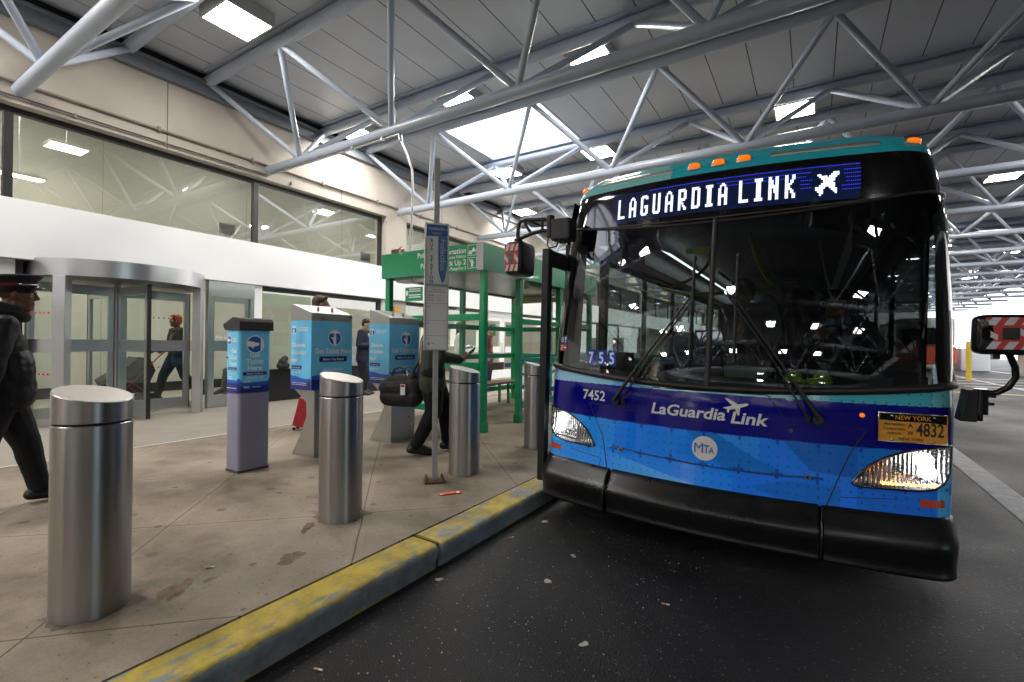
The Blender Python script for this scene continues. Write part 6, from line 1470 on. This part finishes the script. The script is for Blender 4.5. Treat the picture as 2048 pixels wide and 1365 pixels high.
# ---- uniformed man in the left foreground
gp=dict(pel=(0,.0,.82),chest=(0,.01,1.09),neck=(0,.015,1.325),head=(0,.07,1.465),shR=(.195,.0,1.245),elR=(.255,-.05,.99),wrR=(.245,-.09,.765),shL=(-.195,.01,1.245),elL=(-.25,.04,1.0),wrL=(-.23,.06,.77),
 hipR=(.09,.0,.82),knR=(.09,-.10,.46),anR=(.09,-.40,.16),toR=(.10,-.32,.045),hipL=(-.09,.0,.80),knL=(-.09,.13,.45),anL=(-.09,.21,.09),toL=(-.095,.37,.035),hdR=(0,-.1,-1),hnR=(-.6,.8,0))
t,J,F=person('uniformed man in a peaked cap and black leather jacket walking past the foreground bollard',(-4.62,.90,SWZ),(.12,1),gp,(.115,.052,.03),M['leather'],dk,shoeb,None,1.0,yaw=-.12,pitch=-.03,vox=.0065,hem=.78,curl=.45,glasses=True,build=1.06,fold=.014)
g=MB()
for k in (-1,1):                      # jacket skirt swinging forward
    g.cone(V((k*.07,.04,1.0)),.12,V((k*.085,.06,.775)),.108); g.cone(V((k*.07,-.02,1.0)),.12,V((k*.085,-.05,.775)),.108)
soft(g.build('jacket_skirt',M['leather'],t),.0065,3,.02)
fur=P('black fur collar',(.008,.008,.009),.95,bump=1,bscale=160,bdist=.01)
g=MB(); R_=[V((.088*math.cos(a),.088*math.sin(a)+.018,1.335+.026*-math.sin(a))) for a in [2*PI*i/20 for i in range(20)]]; g.tube(R_,.036,10,0,True); g.tube([r+V((0,-.008,.04)) for r in R_],.026,10,0,True); soft(g.build('fur_collar',fur,t),.007,1,.01)
Fc=F@Matrix.Translation((0,-.012,.062))@Matrix.Rotation(math.radians(7),4,'X')
def ring(r,ry,z,n=40,dy=0): return [Fc@V((r*math.cos(2*PI*i/n),ry*math.sin(2*PI*i/n)+dy,z)) for i in range(n)]
def loft(g,rings,m=0,cap=True):
    n=len(rings[0]); vs=[p for r in rings for p in r]; g.add(vs,[(j*n+i,j*n+(i+1)%n,(j+1)*n+(i+1)%n,(j+1)*n+i) for j in range(len(rings)-1) for i in range(n)],m,True)
    if cap: g.add(rings[-1],[tuple(range(n))],m,True)
capc=cloth('cap cloth',(.012,.013,.022),.8)
g=MB(); loft(g,[ring(.083,.104,-.012),ring(.084,.105,.004),ring(.105,.128,.03,dy=-.004),ring(.124,.150,.047,dy=-.006),ring(.126,.152,.055,dy=-.006),ring(.118,.143,.064,dy=-.006),ring(.07,.09,.070,dy=-.004)]); cp_=g.build('cap',capc,t)
g=MB(); loft(g,[ring(.0845,.1055,-.010),ring(.0865,.108,.004),ring(.090,.112,.014)],0,False); g.build('cap_band',cloth('maroon band',(.13,.012,.018),.7),cp_)
g=MB(); vs=[];n=18
for j,(rr,zz) in enumerate(((1.0,-.010),(1.25,-.018),(1.5,-.034))):
    for i in range(n+1):
        a=math.radians(25+130*i/n); e=1+(rr-1)*math.sin((a-math.radians(25))/math.radians(130)*PI); vs.append(Fc@V((.083*e*math.cos(a)*(.98),.104*e*math.sin(a),zz if e>1.02 else -.010)))
g.add(vs,[(j*(n+1)+i,j*(n+1)+i+1,(j+1)*(n+1)+i+1,(j+1)*(n+1)+i) for j in range(2) for i in range(n)],0,True); o=g.build('cap_visor',M['gloss_black'],cp_); so=o.modifiers.new('s','SOLIDIFY'); so.thickness=.004
g=MB(); g.tube([Fc@V((.088*math.cos(a),.110*math.sin(a),-.004)) for a in [math.radians(15+150*i/20) for i in range(21)]],.006,6)
for a in (15,165,90): g.sphere(Fc@V((.090*math.cos(math.radians(a)),.112*math.sin(math.radians(a)),.0)),.010,0,10,6)
g.build('cap_strap',P('silver strap',(.5,.5,.5),.25,1),cp_)
g=MB(); loft(g,[ring(.081,.099,-.055,dy=-.012),ring(.080,.100,-.02,dy=-.006),ring(.081,.102,-.010)],0,False); g.build('hair',cloth('cropped hair',(.012,.01,.01),.95),t)
# ---- woman with the bag behind the sign pole
wp_=dict(pel=(0,0,.86),chest=(0,.02,1.14),neck=(0,.05,1.345),head=(-.04,.03,1.475),shR=(.165,.03,1.28),elR=(.22,.05,1.02),wrR=(.10,.27,.985),shL=(-.165,.03,1.28),elL=(-.20,.08,1.03),wrL=(-.07,.29,.99),
 hipR=(.085,0,.84),knR=(.08,.02,.46),anR=(.08,-.17,.10),toR=(.09,-.03,.035),hipL=(-.085,0,.84),knL=(-.08,.17,.47),anL=(-.08,.20,.09),toL=(-.09,.34,.035),hdR=(-.4,1,.1),hnR=(-.3,.1,1),hdL=(.4,1,.1),hnL=(.3,.1,1))
olive=cloth('olive knit',(.050,.056,.040),.9,.4,180); brownhair=P('brown hair',(.055,.028,.014),.6,bump=.5,bscale=60)
t,J,F=person('woman in an olive sweater and black leggings striding behind the bus stop sign',(-3.385,3.80,SWZ),(.62,.78),wp_,(.42,.25,.17),olive,cloth('black leggings',(.007,.007,.008)),shoeb,brownhair,1.0,yaw=-.1,pitch=-.25,vox=.008,hem=.74,curl=.8,glasses=True,build=1.14,hairlen=.12)
woman_m=t
ph=thing('wallet_phone','black wallet phone held open in the woman\'s hands',"phone",(0,0,0)); ph.matrix_world=Matrix.Translation(V((-3.385,3.80,SWZ)))@Matrix.Rotation(math.atan2(-.62,.78),4,'Z')
mt=Matrix.Translation(V((.015,.40,1.03)))@Matrix.Rotation(math.radians(35),4,'X')@Matrix.Rotation(math.radians(20),4,'Z')
g=MB(); g.box(-.075,.0,-.08,.08,-.006,.006,0,mt); g.box(.003,.078,-.08,.08,-.006,.006,0,mt@Matrix.Rotation(math.radians(-25),4,'Y')); g.build('case',M['black'],ph)
g=MB(); g.box(-.07,-.005,-.075,.075,.0065,.0085,0,mt); g.build('screen',P('dark screen',(.01,.012,.02),.08),ph)
bag=thing('travel_bag','black soft travel bag with a white tag hanging at the woman\'s back','bag',(-3.63,3.62,.81),math.radians(18)); bag.scale=(.86,.86,.9)
bagm=P('black nylon',(.010,.010,.011),.7,bump=.35,bscale=30,bdist=.008)
g=MB(); 
for a,b in (((-.16,0,-.08),(.16,0,-.08)),((-.17,0,.02),(.15,0,.04)),((-.12,0,.09),(.12,0,.11))): g.cone(a,.115 if a[2]<.08 else .085,b,.115 if a[2]<.08 else .085)
soft(g.build('body',bagm,bag),.010,2,.02)
g=MB(); g.tube([(-.10,-.05,.16),(-.07,-.05,.24),(.0,-.04,.265),(.07,-.04,.24),(.10,-.05,.17)],.012,8); g.tube([(.10,.0,.15),(.16,.08,.28),(.20,.14,.40),(.24,.22,.5)],.018,8); g.build('strap',bagm,bag)
g=MB(); g.box(.055,.115,-.137,-.133,-.045,.075); tg=g.build('luggage_tag',P('white card',(.7,.7,.7),.5),bag)
g=MB(); g.box(.06,.11,-.139,-.1375,.045,.068,0); g.tube([(.085,-.13,.075),(.085,-.12,.11),(.09,-.08,.16)],.004,6,1); g.build('tag_mark',[P('red print',(.4,.03,.03),.5),M['black']],tg)
g=MB(); 
for k in range(3): g.tube([(.10+.012*math.cos(2*PI*i/14),-.06+.004*k,.155+.02*math.sin(2*PI*i/14)+.02*k) for i in range(14)],.003,6,0,True)
g.build('clip',M['chrome'],bag)
# ---- man with the phone by the glass
mp=dict(elR=(.25,-.03,1.10),wrR=(.10,.20,1.08),elL=(-.25,-.02,1.10),wrL=(-.06,.22,1.10),hdR=(-.6,.7,.2),hnR=(-.5,-.3,.8),hdL=(.6,.7,.2),hnL=(.5,-.3,.8),head=(0,.06,1.55))
t,J,F=person('man in a navy blazer looking down at his phone by the black plinth',(-8.42,7.24,SWZ),(.85,.52),mp,(.45,.28,.19),navy,cloth('dark jeans',(.014,.016,.028)),P('dark sneaker',(.03,.03,.035),.6),P('black hair',(.008,.007,.007),.5,bump=.6,bscale=70),1.0,yaw=-.1,pitch=-.35,hem=.80,glasses=True,curl=.7,build=1.22)
g=MB(); g.prism([(-.045,1.36),(.045,1.36),(.02,1.16),(-.02,1.16)],lambda a,b,s:(a,.118+(1.36-b)*.06 if s else .10,b)); soft(g.build('shirt',cloth('white shirt',(.7,.7,.7)),t),.007,1)
pho=thing('phone','small phone held by the man in the navy blazer','phone',(0,0,0)); pho.matrix_world=Matrix.Translation(V((-8.42,7.24,SWZ)))@Matrix.Rotation(math.atan2(-.85,.52),4,'Z')
g=MB(); mt=Matrix.Translation(V((.02,.30,1.13)))@Matrix.Rotation(math.radians(40),4,'X'); g.box(-.037,.037,-.075,.075,-.004,.004,0,mt); g.build('case',M['gloss_black'],pho)
g=MB(); g.box(-.033,.033,-.068,.068,.0045,.0055,0,mt); g.build('screen',P('phone screen',(.05,.06,.08),.1),pho)
# ---- man walking inside the door, with a cart in front of him
walk=dict(hipR=(.09,0,.88),knR=(.09,.20,.50),anR=(.09,.30,.09),toR=(.10,.45,.035),hipL=(-.09,0,.88),knL=(-.09,-.10,.47),anL=(-.09,-.42,.16),toL=(-.10,-.33,.045),elR=(.24,.05,1.10),wrR=(.20,.28,1.0),elL=(-.24,.05,1.10),wrL=(-.20,.28,1.0))
t,J,F=person('man in an orange cap and dark jacket walking inside, seen through the revolving door',(-10.45,4.42,SWZ+.006),(0,-1),walk,(.22,.12,.08),cloth('charcoal jacket',(.05,.05,.045)),cloth('charcoal trousers',(.03,.03,.032)),shoeb,cloth('orange knit cap',(.55,.12,.03)),.98,hem=.78,build=1.1)
ct=thing('luggage_cart','dark hooded pushchair with a red frame behind the revolving door','pushchair',(-10.45,3.62,SWZ+.006),PI)
hood=cloth('grey canopy cloth',(.045,.047,.05),.8)
g=MB(); pr=[(-.25,.35),(.32,.30),(.40,.45),(.05,.70),(-.10,.86),(-.28,.80),(-.36,.6)]; g.prism(pr,lambda a,b,s:(-.22 if s==0 else .22,a,b)); g.build('hood',hood,ct,bevel=.05,seg=3)
g=MB(); rf=P('red frame',(.35,.04,.02),.4)
for x in (-.24,.24): g.tube([(x,-.55,1.0),(x,-.40,.86),(x,.05,.35),(x,.28,.12)],.013,8); g.tube([(x,-.30,.12),(x,.02,.42),(x,.30,.52)],.012,8)
g.cyl((-.24,-.55,1.0),(.24,-.55,1.0),.014,n=8); g.build('frame',rf,ct)
for x in (-.25,.25):
    for y in (-.30,.28): g=MB(); g.cyl((x-.02,y,.10),(x+.02,y,.10),.10,n=20); g.build('wheel',tyre,ct)
# ---- seated person, only the legs show
sit=dict(pel=(0,0,.50),chest=(0,-.03,.82),neck=(0,-.02,1.03),head=(0,.02,1.17),shR=(.18,-.02,.98),elR=(.22,.05,.72),wrR=(.12,.28,.66),shL=(-.18,-.02,.98),elL=(-.22,.05,.72),wrL=(-.12,.28,.66),hipR=(.09,.05,.50),knR=(.11,.44,.50),anR=(.10,.50,.10),toR=(.11,.66,.035),hipL=(-.09,.05,.50),knL=(-.11,.44,.50),anL=(-.10,.42,.10),toL=(-.11,.57,.035))
person('seated person inside, grey trousers showing left of the slim lilac machine',(-10.75,6.0,SWZ+.006),(0,-1),sit,(.35,.2,.13),cloth('tan jacket',(.16,.10,.07)),cloth('grey trousers',(.14,.14,.135)),P('dark shoe',(.03,.03,.03),.5),P('dark hair',(.01,.01,.01),.6),1.0,hem=.50,vox=.011,detail=False)
g=MB(); g.box(-10.98,-10.52,5.86,6.3,SWZ+.10,SWZ+.40); tag(g.build('seat_block',M['busint'],None,.02),'low dark seat under the seated person inside','seat')
# ---- person behind the second ticket machine, with a red suitcase
person('person in a plaid jacket, head showing above the nearer steel ticket machine',(-5.62,4.06,SWZ),(.5,.85),dict(head=(0,.035,1.585)),(.3,.18,.12),P('plaid jacket',(.06,.04,.035),.8,var=.7,vscale=26),dk,shoeb,brownhair,1.04,hem=.8,detail=False)
sc_=thing('suitcase','red upright suitcase behind the nearer steel ticket machine','suitcase',(-5.69,3.90,SWZ),math.radians(35)); sc_.scale=(.8,.8,.8)
redc=P('red suitcase shell',(.36,.02,.025),.35)
lean=Matrix.Rotation(math.radians(14),4,'Y'); g=MB(); g.box(-.16,.16,-.11,.11,.05,.52,0,lean); 
for x in (-.12,-.04,.04,.12): g.box(x-.006,x+.006,-.115,.115,.08,.49,0,lean)
g.build('shell',redc,sc_,bevel=.018)
g=MB(); g.tube([tuple(lean@V(p)) for p in ((-.10,0,.52),(-.10,0,.92),(.10,0,.92),(.10,0,.52))],.010,8); g.build('handle',M['black'],sc_)
g=MB()
for x in (-.12,.12):
    for y in (-.08,.08): g.cyl((x,y-.012,.025),(x,y+.012,.025),.025,n=12)
g.build('castor',M['black'],sc_)
# ---- dark backpack on the plinth
g=MB(); g.cone((-8.78,5.50,.83),.07,(-8.78,5.62,.83),.07); g.cone((-8.78,5.54,.9),.075,(-8.78,5.60,.97),.06); soft(g.build('backpack',bagm),.012,2,.015)
tag(bpy.data.objects['backpack'],'dark backpack resting on the black plinth beside the slim lilac machine','backpack')
# ---- woman in white beyond the sign
person('woman in a white top with long dark hair standing beyond the shelter glass',(-6.55,8.25,SWZ),(.75,.6),dict(elR=(.22,.02,1.10),wrR=(.12,.22,1.12),elL=(-.22,.02,1.10),wrL=(-.12,.22,1.12)),(.4,.25,.18),cloth('white top',(.62,.62,.66)),cloth('blue jeans',(.05,.08,.16)),shoeb,P('dark hair',(.012,.009,.008),.5,bump=.5,bscale=60),.96,hem=.82,hairlen=.22,vox=.010,detail=False)
person('person in a dark red coat further along, seen through the shelter',(-7.2,10.3,SWZ),(.9,.3),{},(.4,.25,.18),cloth('dark red coat',(.12,.02,.02)),dk,shoeb,P('dark hair',(.012,.009,.008),.5),.98,hem=.6,vox=.012,detail=False)
# ---- driver and passengers in the bus
drv=dict(pel=(0,0,.50),chest=(0,.0,.83),neck=(0,.01,1.05),head=(0,.045,1.19),shR=(.19,.0,1.0),elR=(.26,.16,.80),wrR=(.16,.40,.90),shL=(-.19,.0,1.0),elL=(-.26,.16,.80),wrL=(-.14,.42,.92),hipR=(.10,.06,.50),knR=(.14,.46,.50),anR=(.13,.56,.14),toR=(.14,.70,.08),hipL=(-.10,.06,.50),knL=(-.14,.46,.50),anL=(-.13,.52,.14),toL=(-.14,.66,.08))
mw=BMX@Matrix.Translation(V((.72,1.68,.46)))@Matrix.Rotation(PI,4,'Z')
t,J,F=person('bus driver in a dark uniform and cap with light blue collar, seated at the wheel',(0,0,0),(0,1),drv,(.16,.08,.05),cloth('dark uniform',(.02,.022,.03)),dk,shoeb,None,1.0,yaw=-1.15,pitch=0,hem=.5,parent_mat=mw)
g=MB(); bc_=P('light blue shirt',(.16,.33,.66),.7)
for k in (-1,1): g.add([V((k*.015,.115,.985)),V((k*.03,.095,1.075)),V((k*.075,.055,1.09)),V((k*.085,.075,1.01))],[(0,1,2,3)])
o=g.build('shirt_collar',bc_,t); so=o.modifiers.new('s','SOLIDIFY'); so.thickness=.012
Fc=F@Matrix.Translation((0,-.01,.06)); g=MB(); loft(g,[ring(.082,.102,-.03),ring(.083,.104,.0),ring(.11,.13,.04),ring(.105,.125,.055)]); 
vs=[Fc@V((.083*e*math.cos(math.radians(25+130*i/10)),.104*e*math.sin(math.radians(25+130*i/10)),z)) for e,z in ((1,-.02),(1.35,-.04)) for i in range(11)]; g.add(vs,[(i,i+1,12+i,11+i) for i in range(10)],0,True); g.build('cap',capc,t)
mw=BMX@Matrix.Translation(V((.06,1.75,.36)))@Matrix.Rotation(math.radians(150),4,'Z')
person('standing passenger in a grey hooded jacket just behind the windscreen pillar',(0,0,0),(0,1),dict(head=(0,.09,1.40),neck=(0,.05,1.30),chest=(0,.02,1.12),shR=(.20,.02,1.25),shL=(-.20,.02,1.25)),(.3,.18,.12),cloth('grey hooded jacket',(.10,.10,.10)),dk,shoeb,cloth('grey hood',(.10,.10,.10)),1.0,hem=.75,parent_mat=mw,detail=False,build=1.15)
mw=BMX@Matrix.Translation(V((.36,2.3,.36)))@Matrix.Rotation(math.radians(190),4,'Z')
person('standing passenger in black with a round dark head, right of the hooded one',(0,0,0),(0,1),dict(head=(0,.04,1.42),neck=(0,.02,1.28)),(.06,.035,.025),black_cl,dk,shoeb,P('dark hair',(.008,.008,.008),.7),1.0,hem=.8,parent_mat=mw,detail=False,build=1.1)
# ================================================================== far background on the open side
rb=thing('red_bus','orange red bus standing far back under the canopy, right of the blue bus','bus',(5.2,34.0,0))
rp=P('orange red paint',(.55,.07,.02),.35,coat=.4)
g=MB(); g.box(-1.25,1.25,0,11,.35,1.35); g.build('lower_body',rp,rb,bevel=.08)
g=MB(); g.box(-1.22,1.22,.05,10.9,1.352,2.9); g.build('upper_body',P('pale grey bus body',(.35,.33,.31),.4),rb,bevel=.15)
g=MB(); g.box(-1.05,1.05,-.02,.045,1.45,2.35); g.build('windscreen',M['gloss_black'],rb,bevel=.02)
for s in (-1,1):
    g=MB(); g.cyl((s*.85,-.03,.72),(s*.85,.02,.72),.11,n=16); g.build('headlight',P('lamp glass',(.6,.6,.6),.2),rb)
    for y in (2.2,8.4): g=MB(); g.cyl((s*1.27,y,.48),(s*.95,y,.48),.48,n=24); g.build('wheel',tyre,rb)
g=MB(); g.cyl((0,0,0),(0,0,1.5),.09,n=16); g.sphere((0,0,1.5),(.09,.09,.05)); yb=g.build('yellow_bollard',P('yellow bollard paint',(.62,.42,.03),.45,var=.1)); yb.location=(5.17,25.4,0); tag(yb,'yellow post standing on the far road before the red bus','bollard')
M['outwall']=P('pale concrete facade',(.70,.68,.66),.7,var=.06,vscale=.6)
gb=thing('garage_building','pale concrete building in daylight beyond the open side of the canopy','building',(0,0,0))
g=MB(); g.box(24,40,20,110,4.6,9.5).box(24,40,20,110,-.1,.9); 
g.build('facade',M['outwall'],gb)
for i in range(15):
    g=MB(); y=22+6*i; g.box(24.2,25,y,y+.8,.9,4.6); g.build('pillar',M['outwall'],gb)
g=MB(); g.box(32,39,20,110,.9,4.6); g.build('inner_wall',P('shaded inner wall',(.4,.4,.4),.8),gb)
eb=thing('end_building','bright white wall closing the far end of the hall','building',(0,0,0))
g=MB(); g.box(-8,60,75,82,-.1,14); g.build('facade',P('white rendered wall',(.86,.86,.87),.7),eb)
g=MB()
for i in range(6): g.box(-4+4*i,-2.2+4*i,74.94,74.998,.0,2.4)
g.build('window',M['dark_frame'],eb)
g=MB(); g.box(8.6,9.3,29.0,33.5,0,.95); g.box(8.55,9.35,28.95,33.55,.952,1.02); o=g.build('low_wall',M['conc'],None,.02); tag(o,'low beige concrete wall under the right bus mirror, beside the far lane','wall')
g=MB(); g.box(7.0,8.2,36,38.2,0,1.25); o=g.build('white_cabinet',M['white_panel'],None,.03); tag(o,'white utility cabinet between the red bus and the columns','cabinet')

sw=thing('light_block_wall','plain grey wall added out of view to block daylight from the open side','wall',(0,0,0))  # added unseen wall, keeps side daylight off the road
g=MB(); g.box(12.2,12.5,-42,-2.5,0,ZC+.2).box(12.2,12.5,.8,13,0,ZC+.2); g.build('light_block_panel',P('grey block wall',(.16,.16,.165),.8,var=.1),sw)
g=MB(); g.box(-9,12.2,-42.6,-42.2,0,ZC+.2); g.build('end_panel',bpy.data.materials['grey block wall'],sw)
